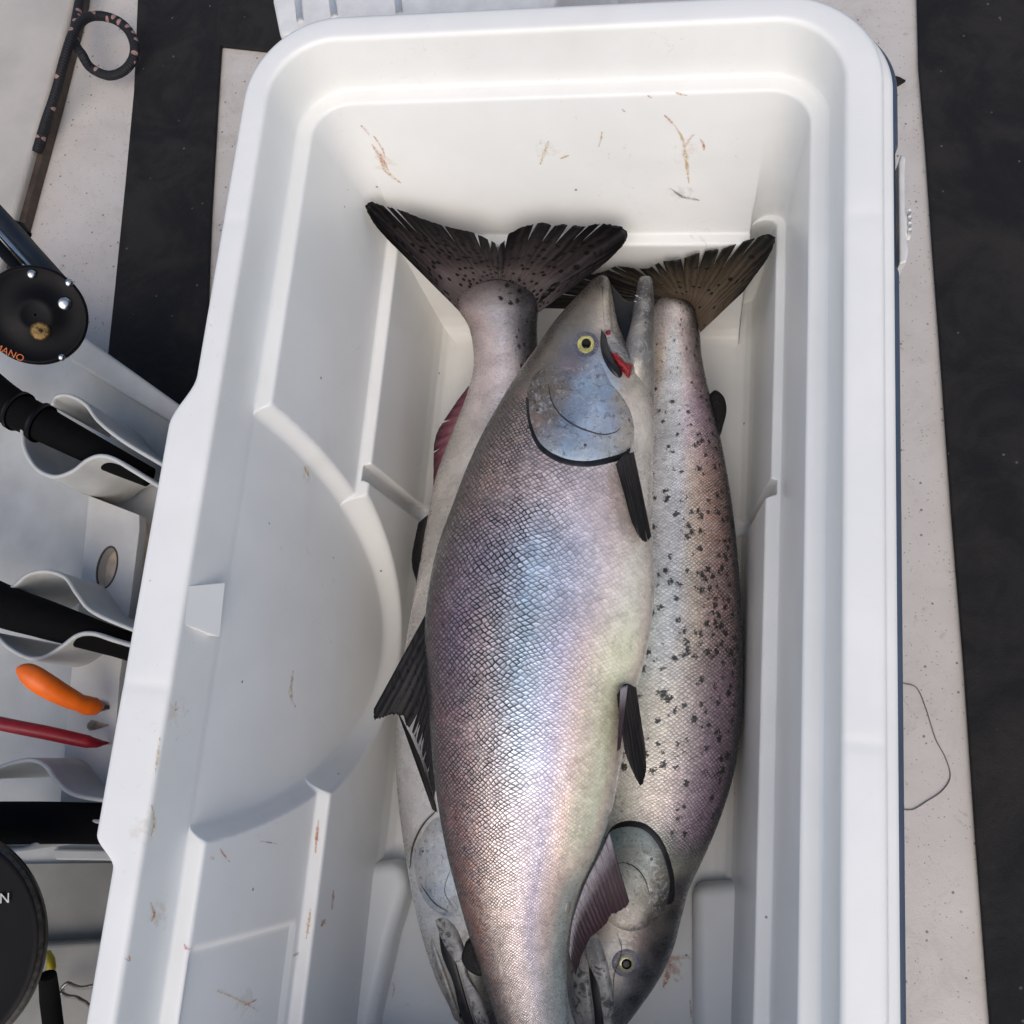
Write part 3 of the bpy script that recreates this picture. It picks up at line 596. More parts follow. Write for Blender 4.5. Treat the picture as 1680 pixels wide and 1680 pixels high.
def head_mat():
    k = NT('pearly_head_skin'); p = k.pos(); base = k.n('Attribute', attribute_name='pig_shine').outputs['Color']
    n1 = k.noise(p, 85, 8, .72, 1.2); n2 = k.noise(p, 26, 4, .6, .5); n3 = k.noise(p, 420, 5, .75, 2.)
    c = k.mix(k.ramp(n2, .38, .66, 0, .5), base, k.mix(1., base, (.55, .60, .72), 'MULTIPLY'))
    c = k.mix(k.ramp(n1, .50, .70, 0, .55), c, k.mix(1., c, (.45, .46, .52), 'MULTIPLY'))
    c = k.mix(k.ramp(n3, .52, .66, 0, .4), c, (.55, .57, .58))
    c = k.mix(k.ramp(k.noise(p, 55, 7, .75, 1.8), .54, .72, 0, .6), c, k.mix(.5, c, (.72, .74, .76)))  # pale clouds here and in the next mix paint the head's sheen
    c = k.mix(k.ramp(k.noise(p, 70, 7, .72, 2.2), .52, .66, 0, .42), c, (.66, .68, .70))
    c = k.mix(k.ramp(k.noise(p, 190, 6, .75, .6), .53, .63, 0, .62), c, k.mix(1., c, (.30, .27, .24), 'MULTIPLY'))
    v = k.n('TexVoronoi'); v.inputs['Scale'].default_value = 120; k.l(p, v.inputs['Vector']); vs = k.n('SeparateColor'); k.l(v.outputs['Color'], vs.inputs[0])
    c = k.mix(k.math('MULTIPLY', k.ramp(v.outputs['Distance'], .12, .2, 1, 0), k.ramp(vs.outputs[0], .9, .92, 0, .85)), c, (.015, .015, .015))
    k.set(Base_Color=c, Roughness=k.ramp(n1, .3, .7, .26, .46), Metallic=.32, Coat_Weight=.35, Coat_Roughness=.18)
    k.bump(k.math('ADD', n1, k.math('MULTIPLY', n3, .6)), .5, .001); return k.m
M['headskin'] = head_mat()
M['tailC'] = fin_mat('spotted_tail_fin', (.17, .14, .135), (.034, .027, .028), (.004, .004, .004), (.075, .058, .058), 34, .55, skin=(.115, .095, .098))
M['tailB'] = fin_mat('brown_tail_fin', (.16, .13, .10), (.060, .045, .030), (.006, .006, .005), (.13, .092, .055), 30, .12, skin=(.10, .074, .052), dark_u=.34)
M['finblack'] = fin_mat('black_fin', (.03, .027, .027), (.010, .0095, .010), (.008, .008, .009), (.055, .048, .046), 9)
M['finspot'] = fin_mat('spotted_back_fin', (.010, .010, .011), (.016, .015, .018), (.007, .007, .008), (.030, .028, .032), 14, .6)
M['finpink'] = fin_mat('purple_anal_fin', (.36, .34, .37), (.050, .036, .042), (.040, .022, .028), (.13, .085, .10), 20)
M['finred'] = fin_mat('pink_anal_fin', (.34, .20, .22), (.20, .06, .085), (.07, .03, .045), (.32, .14, .17), 9)
GR = 'salmon lying in the cooler'

# ---- lower right fish (head at the bottom)
fb = empty('salmon', 'black-spotted salmon lying against the right wall, head at the bottom', 'fish', GR)
stB = [(1112, 474, 1090, 472, -.268, .0005), (1126, 482, 1080, 478, -.268, .002), (1134, 494, 1074, 488, -.269, .006), (1142, 512, 1074, 496, -.270, .013), (1148, 545, 1064, 535, -.278, .018), (1152, 590, 1052, 590, -.286, .023), (1165, 650, 1040, 650, -.293, .028), (1180, 710, 1025, 720, -.298, .033), (1195, 790, 1010, 800, -.302, .038), (1206, 870, 995, 880, -.304, .043), (1213, 950, 985, 960, -.305, .046), (1218, 1030, 975, 1040, -.305, .048), (1219, 1110, 968, 1120, -.305, .049),
       (1216, 1190, 965, 1190, -.305, .049), (1206, 1260, 965, 1260, -.305, .049), (1186, 1330, 970, 1315, -.305, .048), (1160, 1395, 972, 1370, -.305, .047), (1132, 1455, 960, 1435, -.304, .045), (1118, 1505, 945, 1500, -.303, .042), (1105, 1555, 935, 1550, -.303, .039), (1082, 1605, 930, 1600, -.303, .035), (1050, 1652, 935, 1650, -.303, .029), (1020, 1692, 950, 1695, -.304, .022), (1000, 1722, 965, 1724, -.305, .013), (990, 1736, 978, 1738, -.305, .004)]
cB = [(490, [(26, 24, 20), (44, 38, 30), (62, 52, 42), (80, 68, 56), (90, 76, 62), (84, 72, 58), (70, 60, 48), (60, 52, 42), (50, 44, 36)]),  # pigment; the blue-white middle stripe paints in the sun's reflection
      (530, [(45, 42, 40), (70, 62, 56), (110, 98, 88), (165, 150, 142), (190, 180, 172), (170, 160, 152), (150, 140, 130), (150, 140, 130), (140, 130, 120)]),
      (600, [(48, 44, 42), (110, 92, 92), (165, 140, 140), (205, 190, 185), (215, 208, 200), (170, 155, 140), (140, 128, 112), (150, 140, 125), (140, 130, 120)]),
      (700, [(48, 44, 45), (120, 92, 100), (170, 138, 152), (195, 178, 185), (205, 205, 208), (190, 188, 182), (160, 152, 138), (150, 140, 128), (150, 142, 130)]),
      (820, [(48, 43, 42), (140, 104, 92), (182, 140, 120), (190, 172, 152), (192, 202, 212), (190, 200, 210), (180, 178, 168), (180, 172, 158), (180, 174, 160)]),
      (1000, [(42, 40, 40), (130, 98, 98), (160, 128, 120), (178, 166, 146), (180, 190, 195), (172, 194, 206), (180, 192, 196), (190, 186, 172), (190, 186, 172)]),
      (1180, [(42, 40, 42), (125, 98, 112), (152, 126, 140), (170, 158, 152), (182, 178, 162), (178, 180, 172), (172, 188, 196), (188, 188, 178), (190, 186, 172)]),
      (1330, [(45, 40, 44), (110, 86, 102), (150, 122, 140), (168, 150, 152), (182, 172, 158), (192, 182, 168), (192, 186, 174), (188, 184, 175), (190, 186, 172)]),
      (1430, [(40, 38, 40), (80, 66, 72), (110, 92, 100), (120, 115, 105), (120, 124, 115), (130, 132, 124), (140, 136, 130), (130, 120, 122), (130, 120, 120)]),
      (1500, [(24, 26, 27), (34, 36, 36), (60, 58, 52), (100, 98, 86), (120, 122, 112), (126, 126, 118), (120, 112, 112), (115, 104, 106), (120, 110, 112)]),
      (1600, [(24, 26, 28), (30, 32, 35), (48, 48, 52), (82, 80, 78), (122, 118, 108), (130, 124, 116), (110, 106, 106), (132, 126, 124), (110, 104, 106)]),
      (1720, [(26, 28, 30), (40, 42, 44), (60, 60, 60), (80, 80, 80), (90, 90, 90), (110, 106, 104), (110, 106, 104), (120, 116, 114), (110, 106, 104)])]
def auxB(y, v):
    headf = 1-sstep(1375, 1420, y+120*v*0+np.where(v > .45, 25, 0))
    line = headf*np.interp(v, [0, .1, .3, .55, .8, 1], [.75, .85, .62, .34, .34, .3]); sp = np.interp(v, [0, .05, .15, .35, .6, .75, .85], [.9, .95, .85, .55, .34, .16, .0])*np.interp(y, [500, 640, 800, 950, 1150, 1280, 1360, 1400], [.3, .35, .6, 1, 1, .45, .25, 0])
    return np.column_stack([line, sp, .30*headf+.10])
bodyB, bvB = body('body', stB, fb, M['skinB'], cB, VC, auxB, 48, gain=(1.24, 1.04), head=(HB, lambda y, v: sstep(1350, 1400, y+20*(v > .3))))
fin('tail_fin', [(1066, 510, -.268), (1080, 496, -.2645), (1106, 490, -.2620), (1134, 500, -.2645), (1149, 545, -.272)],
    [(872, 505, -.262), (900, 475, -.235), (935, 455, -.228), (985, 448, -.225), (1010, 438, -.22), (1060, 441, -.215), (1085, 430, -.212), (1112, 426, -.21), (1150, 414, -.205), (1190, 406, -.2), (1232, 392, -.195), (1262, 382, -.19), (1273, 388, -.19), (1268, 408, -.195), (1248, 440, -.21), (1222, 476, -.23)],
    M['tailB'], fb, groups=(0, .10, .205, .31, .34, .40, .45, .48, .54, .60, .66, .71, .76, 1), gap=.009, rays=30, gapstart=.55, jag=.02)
patch('adipose_fin', ell(1177, 672, 15, 33, -12), [bvB], .0, M['finblack'], fb)
bpy.data.objects.remove(bpy.data.objects['adipose_fin'])
def lobe(name, poly, z, m, parent, t=.004, nb=48):   # small fleshy lobe (own thickness)
    P = np.array(poly, float); Pc = cr(np.vstack([P, P[:1]]), nb+1)[:-1]; c = P.mean(0); V = []; UV = []
    rs = [0.02, .4, .7, .88, .97, 1.]
    for sgn in (1, -1):
        for r in rs:
            for b in Pc:
                q = c+(b-c)*r; w = at(q[0], q[1], z); V.append(w+np.array([0, 0, sgn*t*math.sqrt(max(0, 1-r**3))])); UV.append((r, .5))
    n = len(rs); f = grid_faces(n, nb, False, True); Fc = f+[tuple(n*nb+x for x in q[::-1]) for q in f]
    o = obj(name, V, Fc, m, parent); set_uv(o, UV); bm = bmesh.new(); bm.from_mesh(o.data); bmesh.ops.remove_doubles(bm, verts=bm.verts, dist=1e-6); bmesh.ops.recalc_face_normals(bm, faces=bm.faces); bm.to_mesh(o.data); bm.free(); return o
lobe('adipose_fin', [(1163, 648), (1174, 640), (1188, 652), (1192, 674), (1186, 700), (1180, 716), (1172, 700), (1162, 672)], -.292, M['finblack'], fb)
patch('gill_slit', [(988, 1372), (1002, 1350), (1030, 1341), (1062, 1348), (1088, 1374), (1104, 1412), (1112, 1452), (1106, 1490), (1060, 1480), (1010, 1450), (985, 1410)], [bvB], .0008, M['mouth'], fb, fall=6)
patch('gill_cover', [(985, 1392), (1000, 1360), (1030, 1350), (1060, 1357), (1084, 1384), (1098, 1420), (1103, 1458), (1090, 1500), (1050, 1530), (1010, 1525), (980, 1490), (975, 1440)], [bvB], .0022, M['headskin'], fb, fall=7, ctrl=HB)
0 and patch('cheek_plate', [(985, 1425), (1010, 1414), (1038, 1420), (1058, 1440), (1066, 1475), (1055, 1515), (1020, 1540), (985, 1530), (970, 1490)], [bvB], .0014, M['headskin'], fb, fall=8, ctrl=HB)
eye([bvB], 1027, 1580, 19, fb, M['iris2'])
for sp_, w_ in (([(1004, 1420), (1024, 1415), (1044, 1424), (1058, 1442), (1066, 1468)], .0010), ([(1012, 1530), (1020, 1560), (1008, 1600), (1006, 1640)], .0006)): seam('skin_fold', sp_, [bvB], w_*.55, fb, .0021)
patch('mouth_gap', [(962, 1545), (972, 1560), (985, 1600), (992, 1650), (990, 1720), (980, 1725), (974, 1660), (966, 1600)], [bvB], .0012, M['mouth'], fb, fall=4)
patch('upper_jaw', [(951, 1530), (962, 1520), (975, 1524), (988, 1550), (1002, 1600), (1008, 1660), (1004, 1725), (996, 1725), (990, 1660), (980, 1612), (962, 1572)], [bvB], .0040, M['bone'], fb, fall=5)
patch('lower_jaw', [(936, 1580), (950, 1568), (962, 1590), (972, 1640), (974, 1690), (962, 1722), (948, 1690), (936, 1640)], [bvB], .0032, M['bone'], fb, fall=3)

# ---- lower left fish (head at the bottom, belly to the left)
fc = empty('salmon', 'pale-bellied salmon underneath at left, its tail fin spread at the top', 'fish', GR)
stC = [(836, 450, 780, 450, -.2565, .0005), (868, 458, 752, 460, -.2565, .0018), (882, 474, 741, 476, -.2575, .0050), (883, 503, 749, 503, -.2595, .0115), (881, 545, 771, 542, -.268, .019), (886, 605, 778, 600, -.276, .026), (895, 660, 767, 652, -.284, .031), (905, 730, 744, 712, -.292, .036), (915, 800, 718, 782, -.298, .040), (925, 870, 704, 852, -.303, .044), (930, 940, 692, 922, -.306, .047), (930, 1010, 678, 1000, -.307, .049), (925, 1090, 665, 1080, -.307, .050), (915, 1160, 656, 1160, -.307, .050), (900, 1240, 652, 1240, -.307, .050),
       (885, 1310, 657, 1320, -.307, .049), (870, 1380, 668, 1400, -.306, .047), (855, 1450, 680, 1470, -.305, .043), (842, 1520, 697, 1540, -.304, .038), (830, 1590, 718, 1605, -.303, .031), (822, 1650, 745, 1660, -.303, .023), (815, 1700, 772, 1708, -.304, .014), (805, 1728, 788, 1732, -.304, .004)]
cC = [(462, [(30, 28, 30), (48, 44, 46), (66, 60, 62), (86, 78, 80), (96, 88, 90), (90, 82, 82), (78, 70, 70), (62, 56, 56), (50, 44, 44)]),
      (500, [(40, 38, 40), (60, 56, 60), (92, 86, 90), (150, 146, 148), (172, 168, 168), (160, 150, 150), (130, 118, 116), (98, 88, 86), (72, 64, 64)]),
      (520, [(38, 36, 38), (55, 50, 54), (95, 90, 92), (160, 158, 160), (190, 188, 188), (170, 160, 158), (150, 136, 132), (130, 118, 115), (110, 100, 98)]),
      (620, [(38, 36, 36), (64, 56, 56), (120, 108, 104), (205, 192, 184), (212, 202, 196), (192, 178, 174), (188, 176, 174), (176, 166, 162), (165, 158, 152)]),
      (760, [(45, 42, 42), (90, 80, 76), (150, 140, 134), (180, 172, 168), (190, 184, 176), (186, 180, 170), (180, 175, 165), (176, 172, 162), (172, 166, 158)]),
      (1000, [(45, 42, 42), (90, 84, 80), (150, 142, 138), (180, 176, 172), (186, 182, 176), (186, 182, 176), (180, 178, 170), (176, 172, 166), (168, 164, 158)]),
      (1250, [(45, 42, 42), (90, 84, 80), (150, 142, 138), (170, 168, 166), (180, 178, 174), (180, 178, 174), (176, 176, 172), (170, 170, 166), (160, 160, 156)]),
      (1400, [(40, 40, 42), (70, 70, 72), (110, 110, 112), (140, 142, 144), (158, 160, 162), (162, 162, 162), (165, 164, 162), (160, 158, 155), (150, 148, 146)]),
      (1560, [(30, 32, 34), (50, 52, 54), (80, 80, 80), (100, 100, 98), (120, 120, 118), (140, 140, 140), (150, 150, 150), (140, 138, 136), (128, 124, 122)]),
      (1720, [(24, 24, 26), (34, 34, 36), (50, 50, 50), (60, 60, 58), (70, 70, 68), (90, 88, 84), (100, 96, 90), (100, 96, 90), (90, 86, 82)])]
def auxC(y, v):
    headf = 1-sstep(1320, 1360, y)
    line = headf*np.interp(v, [0, .1, .3, .5, .7, 1], [.95, .95, .4, .12, .03, .0])*np.interp(y, [480, 620, 800], [1, .9, .6]); sp = np.interp(v, [0, .2, .35, .5], [.8, .6, .2, 0])*headf
    return np.column_stack([line, sp, .28*headf+.1])
bodyC, bvC = body('body', stC, fc, M['skinC'], cC, VC, auxC, 46, gain=(.86, .84), head=(HC, lambda y, v: sstep(1330, 1370, y)))
fin('tail_fin', [(755, 512, -.2600), (760, 488, -.2560), (784, 466, -.2535), (815, 459, -.2530), (846, 465, -.2535), (873, 484, -.2560), (883, 512, -.2600)],
    [(655, 412, -.18), (622, 378, -.16), (603, 350, -.148), (604, 334, -.145), (650, 342, -.142), (700, 362, -.145), (760, 378, -.15), (800, 392, -.155), (822, 400, -.16), (838, 382, -.155), (878, 366, -.15), (905, 369, -.15), (925, 368, -.15), (955, 372, -.15), (985, 366, -.152), (1008, 368, -.158), (1028, 376, -.165), (1030, 392, -.17), (1006, 420, -.18), (972, 448, -.2)],
    M['tailC'], fc, groups=(0, .20, .225, .36, .44, .475, .50, .53, .61, .655, .70, .74, .78, 1), gap=.0065, rays=36, gapstart=.66, jag=.018, nu=220, nv=30)
fin('anal_fin', [(778, 632, -.285), (762, 672, -.288), (742, 716, -.292), (722, 768, -.296)], [(768, 634, -.29), (728, 690, -.30), (713, 725, -.305), (711, 800, -.305)], M['finred'], fc, nu=60, nv=16, rays=14, groups=(0, .4, .7, 1), gap=.02)
fin('pelvic_fin', [(702, 845, -.30), (697, 870, -.30), (693, 895, -.30)], [(686, 858, -.305), (676, 915, -.305), (684, 962, -.30)], M['finblack'], fc, nu=40, nv=14, rays=8)
fin('pectoral_fin', [(722, 1345, -.262), (712, 1334, -.262), (706, 1318, -.262)], [(690, 1245, -.25), (668, 1195, -.25), (652, 1168, -.25)], M['finblack'], fc, nu=60, nv=20, rays=10)
patch('gill_cover', [(672, 1405), (683, 1372), (712, 1334), (750, 1340), (790, 1380), (800, 1450), (775, 1500), (735, 1512), (698, 1490), (680, 1450)], [bvC], .0012, M['headskin'], fc, fall=4, ctrl=HC)
0 and patch('cheek_plate', [(700, 1420), (725, 1390), (765, 1400), (785, 1450), (765, 1500), (730, 1508), (705, 1475)], [bvC], .0026, M['headskin'], fc, fall=6, ctrl=HC)
for sp_, w_ in (([(673, 1425), (678, 1388), (694, 1354), (716, 1330)], .0014), ([(690, 1450), (712, 1480), (735, 1496)], .0006), ([(742, 1420), (730, 1460), (745, 1490)], .0004)): seam('skin_fold', sp_, [bvC], w_*.6, fc, .0016)
patch('mouth_gap', [(716, 1512), (738, 1545), (755, 1600), (772, 1660), (788, 1715), (776, 1718), (756, 1670), (742, 1610), (722, 1560)], [bvC], .0012, M['mouth'], fc, fall=4)
patch('upper_jaw', [(712, 1506), (728, 1502), (748, 1520), (764, 1560), (770, 1600), (792, 1640), (806, 1690), (795, 1712), (776, 1660), (758, 1600), (738, 1560), (722, 1535)], [bvC], .0042, M['bone'], fc, fall=5)
patch('lower_jaw', [(706, 1530), (722, 1568), (742, 1625), (762, 1690), (754, 1694), (728, 1625), (706, 1560)], [bvC], .0030, M['headskin'], fc, fall=3, ctrl=HC)

# ---- the big fish on top (head up)
fa = empty('salmon', 'large copper and silver salmon on top of the others, head up with open mouth', 'fish', GR)
stA = [(984, 453, 998, 457, -.192, .004), (972, 462, 1002, 468, -.192, .010), (950, 488, 1006, 492, -.191, .018), (912, 532, 1016, 538, -.190, .030), (876, 585, 1040, 592, -.189, .041), (850, 622, 1066, 642, -.189, .048), (822, 668, 1073, 696, -.189, .053), (792, 722, 1071, 760, -.189, .057), (766, 780, 1070, 830, -.189, .060), (742, 843, 1071, 900, -.189, .061), (720, 905, 1074, 960, -.189, .062), (706, 972, 1069, 1020, -.189, .062),
       (700, 1040, 1058, 1082, -.189, .061), (703, 1110, 1040, 1142, -.190, .060), (708, 1190, 1026, 1208, -.191, .058), (714, 1262, 1015, 1276, -.193, .055), (723, 1330, 1001, 1338, -.196, .051), (736, 1400, 980, 1400, -.199, .047), (753, 1466, 952, 1460, -.203, .042), (774, 1540, 934, 1530, -.207, .037), (798, 1615, 929, 1600, -.211, .031), (822, 1690, 933, 1680, -.216, .026), (848, 1765, 945, 1758, -.222, .021), (862, 1815, 958, 1815, -.226, .016), (868, 1840, 968, 1845, -.228, .006)]
cA = [(460, [(40, 38, 36), (60, 56, 50), (90, 84, 76), (110, 102, 92), (130, 122, 112), (140, 132, 122), (150, 142, 132), (150, 142, 132), (120, 112, 104)]),  # pigment plus cream highlights and blue sky reflections painted into the flank
      (560, [(36, 34, 32), (70, 64, 56), (98, 90, 80), (112, 108, 108), (128, 130, 138), (150, 146, 140), (165, 158, 148), (170, 165, 156), (160, 155, 148)]),
      (640, [(42, 40, 36), (98, 86, 76), (122, 110, 98), (128, 122, 116), (150, 160, 170), (150, 152, 158), (160, 154, 144), (176, 172, 162), (180, 178, 168)]),
      (720, [(42, 42, 38), (96, 76, 66), (130, 104, 92), (146, 126, 116), (160, 140, 132), (168, 156, 150), (178, 168, 162), (188, 184, 174), (188, 186, 174)]),
      (820, [(46, 47, 42), (112, 84, 72), (158, 120, 104), (160, 134, 124), (168, 152, 152), (178, 166, 168), (188, 172, 166), (192, 186, 176), (192, 190, 180)]),
      (950, [(42, 44, 40), (112, 86, 84), (136, 112, 130), (148, 136, 150), (138, 164, 186), (164, 168, 184), (196, 184, 178), (206, 196, 180), (186, 182, 172)]),
      (1080, [(38, 40, 36), (108, 74, 80), (130, 98, 134), (168, 146, 142), (142, 172, 192), (160, 158, 178), (208, 186, 164), (222, 204, 168), (184, 180, 168)]),
      (1220, [(34, 35, 33), (112, 74, 78), (154, 110, 114), (186, 160, 148), (160, 176, 190), (146, 144, 164), (204, 180, 160), (222, 202, 168), (172, 170, 160)]),
      (1350, [(32, 32, 32), (126, 74, 76), (176, 116, 108), (206, 176, 158), (176, 166, 172), (128, 124, 144), (214, 188, 162), (216, 200, 172), (160, 162, 156)]),
      (1480, [(30, 30, 30), (138, 76, 50), (190, 124, 92), (214, 184, 160), (188, 168, 162), (122, 116, 134), (188, 166, 152), (158, 166, 156), (146, 154, 146)]),
      (1650, [(28, 28, 28), (112, 88, 74), (160, 128, 110), (184, 162, 144), (170, 156, 150), (148, 142, 146), (152, 152, 148), (146, 156, 152), (144, 154, 150)]),
      (1840, [(28, 28, 28), (90, 80, 70), (120, 105, 95), (140, 125, 118), (140, 130, 128), (130, 126, 130), (130, 130, 128), (126, 132, 130), (126, 132, 130)])]
def auxA(y, v):
    hy = y-(-70+150*np.abs(v-.55))*1.0
    headf = sstep(690, 720, y+ (v-.5)*-60)
    line = headf*np.interp(v, [0, .06, .2, .4, .6, .75, .88, 1], [1, 1, 1, .90, .58, .36, .24, .15]); sp = np.interp(v, [0, .1, .25, .35, .5], [.40, .50, .38, .10, 0])*headf
    return np.column_stack([line, sp, .34*headf+.10])
bodyA, bvA = body('body', stA, fa, M['skinA'], cA, VC, auxA, 54, 340, 140, head=(HA, lambda y, v: 1-sstep(650, 700, y)))
# lower jaw as its own bone, merging into the throat
def loft(name, st, m, parent, nS=60, nT=36):
    Q = cr(np.array(st, float)*np.array([1, 1, 1, 1, 800, 800]), nS)/np.array([1, 1, 1, 1, 800, 800]); V = []
    for q in Q:
        B = at(q[0], q[1], q[4]); W = at(q[2], q[3], q[4]); c = (B+W)/2; h = (B-W)/2
        for k in range(nT):
            th = 2*math.pi*k/nT; V.append(c+h*math.cos(th)+np.array([0, 0, max(q[5], .0005)*math.sin(th)]))
    Fc = [f[::-1] for f in grid_faces(nS, nT, False, True)]+[tuple(range(nT)), tuple(range((nS-1)*nT, nS*nT))[::-1]]
    return obj(name, V, Fc, m, parent), BVHTree.FromPolygons([tuple(v) for v in V], Fc)
jawA, bvJ = loft('lower_jaw', [(1052, 455, 1068, 455, -.186, .003), (1047, 462, 1071, 463, -.185, .008), (1043, 484, 1073, 486, -.184, .013), (1039, 510, 1074, 512, -.182, .017), (1035, 535, 1074, 538, -.181, .022), (1028, 562, 1074, 565, -.180, .026), (1022, 588, 1074, 592, -.182, .028), (1014, 612, 1074, 622, -.186, .029), (1008, 640, 1073, 656, -.193, .028), (1010, 690, 1071, 700, -.203, .022), (1034, 720, 1064, 724, -.20, .008)], M['headskin'], fa)
add_attr(jawA, 'pig_shine', paint([v.co for v in jawA.data.vertices], HA))
V, Fc = pxpoly([(1001, 464), (1004, 540), (1016, 590), (1032, 612), (1046, 560), (1054, 500), (1056, 474), (1046, 474), (1036, 494), (1024, 490), (1010, 474)], -.198, -.215)
bevel(obj('mouth_gap', V, Fc, M['mouth'], fa), .002)
for i in (0, 1, 3, 6):
    p = at(1046-1.4*i, 486+9.5*i, -.172-.0008*i); q = p+np.array([-.0022, .0, .0022])
    V, Fc = tube([p, p*.4+q*.6, q], [.0006, .0004, .0001], 6); obj('tooth', V, Fc, M['tooth'], jawA)
B2 = [bvA, bvJ]
patch('gill_slit', [(856, 648), (861, 696), (879, 738), (916, 763), (960, 770.5), (1003, 764), (1038, 749), (1040, 700), (1030, 660), (960, 640), (890, 640)], B2, .0008, M['mouth'], fa, fall=7)
patch('gill_cover', [(860, 640), (864, 690), (882, 733), (918, 757), (960, 764), (1002, 757), (1034, 744), (1046, 712), (1036, 668), (1008, 630), (965, 602), (915, 594), (876, 608)], [bvA], .0024, M['headskin'], fa, fall=5, ctrl=HA, nb=96, rings=18)
0 and patch('gill_plate', [(884, 660), (886, 705), (904, 738), (935, 752), (972, 755), (1010, 744), (1030, 715), (1022, 680), (980, 650), (925, 640)], [bvA], .0052, M['headskin'], fa, fall=5, ctrl=HA, nb=80)
patch('cheek_plate', [(905, 640), (912, 668), (925, 684), (950, 700), (985, 712), (1008, 708), (1020, 690), (1016, 650), (998, 612), (985, 585), (965, 588), (940, 606), (915, 620)], [bvA], .0026, M['headskin'], fa, fall=3, ctrl=HA, nb=80)
seam('cheek_seam', [(900, 632), (906, 660), (920, 682), (946, 701), (985, 714), (1008, 711), (1017, 704)], [bvA], .0009, fa, .0021)
patch('snout_plate', [(986, 464), (998, 466), (1003, 500), (1006, 545), (1001, 566), (992, 545), (988, 505)], [bvA], .0018, M['headskin'], fa, fall=3, ctrl=HA)
patch('jaw_shadow_groove', [(986, 538), (992, 548), (998, 572), (1006, 592), (1022, 612), (1016, 622), (1000, 608), (988, 585), (984, 560)], [bvA], .0030, M['mouth'], fa, fall=5)
patch('upper_jaw', [(990, 540), (1000, 540), (1010, 560), (1026, 576), (1038, 594), (1042, 612), (1034, 616), (1018, 602), (1002, 582), (993, 562)], B2, .0052, M['bone'], fa, fall=5)
patch('blood_smear', [(1000, 580), (1008, 582), (1019, 595), (1029, 606), (1039, 605), (1034, 618), (1031, 621), (1021, 610), (1009, 596)], B2, .0066, M['blood'], fa, fall=5, nb=40)
patch('blood_smear', [(992, 547), (999, 547), (1001, 552), (996, 555)], B2, .0066, M['blood'], fa, fall=4, nb=20)
eye(B2, 961, 565, 17.5, fa, M['iris'])
fin('pectoral_fin', [(1010, 762, -.132), (1022, 748, -.136), (1040, 742, -.146)], [(1036, 856, -.140), (1046, 876, -.144), (1060, 886, -.152), (1068, 876, -.162)], M['finblack'], fa, nu=60, nv=30, rays=8, groups=(0, .35, .7, 1), gap=.03, gapstart=.86, bow=.005)
fin('pelvic_fin', [(1012, 1140, -.150), (1026, 1122, -.156), (1044, 1128, -.168)], [(1024, 1228, -.158), (1036, 1262, -.162), (1052, 1286, -.170), (1060, 1262, -.178), (1058, 1220, -.186)], M['finblack'], fa, nu=60, nv=30, rays=10, bow=.003)
fin('pelvic_spine', [(1018, 1128, -.142), (1030, 1124, -.144)], [(1012, 1235, -.150), (1018, 1228, -.150)], M['finpink'], fa, nu=16, nv=20, rays=3)
fin('pelvic_fin', [(1020, 1200, -.21), (1030, 1200, -.21)], [(1003, 1290, -.22), (1012, 1270, -.22)], M['finblack'], fa, nu=20, nv=14, rays=4)
fin('dorsal_fin', [(703, 1000, -.19), (702, 1060, -.19), (706, 1140, -.19), (712, 1230, -.19), (716, 1285, -.19)], [(615, 1160, -.20), (620, 1173, -.20), (638, 1170, -.20), (656, 1174, -.203), (676, 1198, -.205), (694, 1240, -.205), (712, 1310, -.20)], M['finspot'], fa, nu=110, nv=22, rays=14, groups=(0, .42, .47, .50, .56, .60, .68, .80, 1), gap=.03, gapstart=.62, jag=.05)
fin('anal_fin', [(1000, 1366, -.188), (985, 1400, -.188), (960, 1450, -.19), (940, 1510, -.195), (934, 1560, -.20)], [(1033, 1480, -.194), (1026, 1490, -.197), (1006, 1500, -.203), (988, 1522, -.210), (964, 1546, -.215), (944, 1600, -.215)], M['finpink'], fa, nu=110, nv=22, rays=20, jag=.03, bow=.004)
fin('tail_fin', [(868, 1825, -.226), (915, 1812, -.224), (965, 1830, -.226)], [(830, 1960, -.24), (880, 1945, -.24), (930, 1930, -.24), (990, 1945, -.24), (1060, 1965, -.24)], M['tailC'], fa, nu=80, nv=16, rays=24, groups=(0, .3, .6, 1), gap=.01)
lobe('adipose_fin', [(764, 1545), (774, 1538), (788, 1560), (797, 1592), (788, 1602), (768, 1592), (757, 1572)], -.205, M['finblack'], fa)
patch('vent', ell(932, 1490, 5, 15, 10), [bvA], .0012, M['gillrim'], fa, fall=2)

# ------------------------------------------------------------------ locker, box, rope (top left)
V, Fc = pxpoly([(-260, -200), (175, -200), (118, 8), (70, 180), (22, 352), (-10, 470), (-260, 470)], -.392, ZD)
cab = empty('locker', 'cream locker corner with a brown edge strip, at the top left', 'locker')
bevel(obj('locker_body', V, Fc, M['cab'], cab, smooth=False), .006, 4)
tp = [at(128, -60, -.395), at(100, 150, -.395), at(45, 300, -.395), at(18, 395, -.395)]
V, Fc = pxpoly([(152, -150), (136, 0), (92, 175), (60, 290), (38, 372), (20, 440), (0, 440), (22, 352), (70, 180), (118, 8), (140, -150)], -.404, ZD); bevel(obj('edge_strip', V, Fc, M['trim'], cab, smooth=False), .002)
bx = empty('storage_box', 'white ridged plastic box behind the far end of the cooler', 'box')
V, Fc = pxpoly([(440, -220), (446, 0), (458, 60), (900, 30), (1000, -220)], -.16, -.415); bevel(obj('box_body', V, Fc, M['latch'], bx, smooth=False), .006, 4)
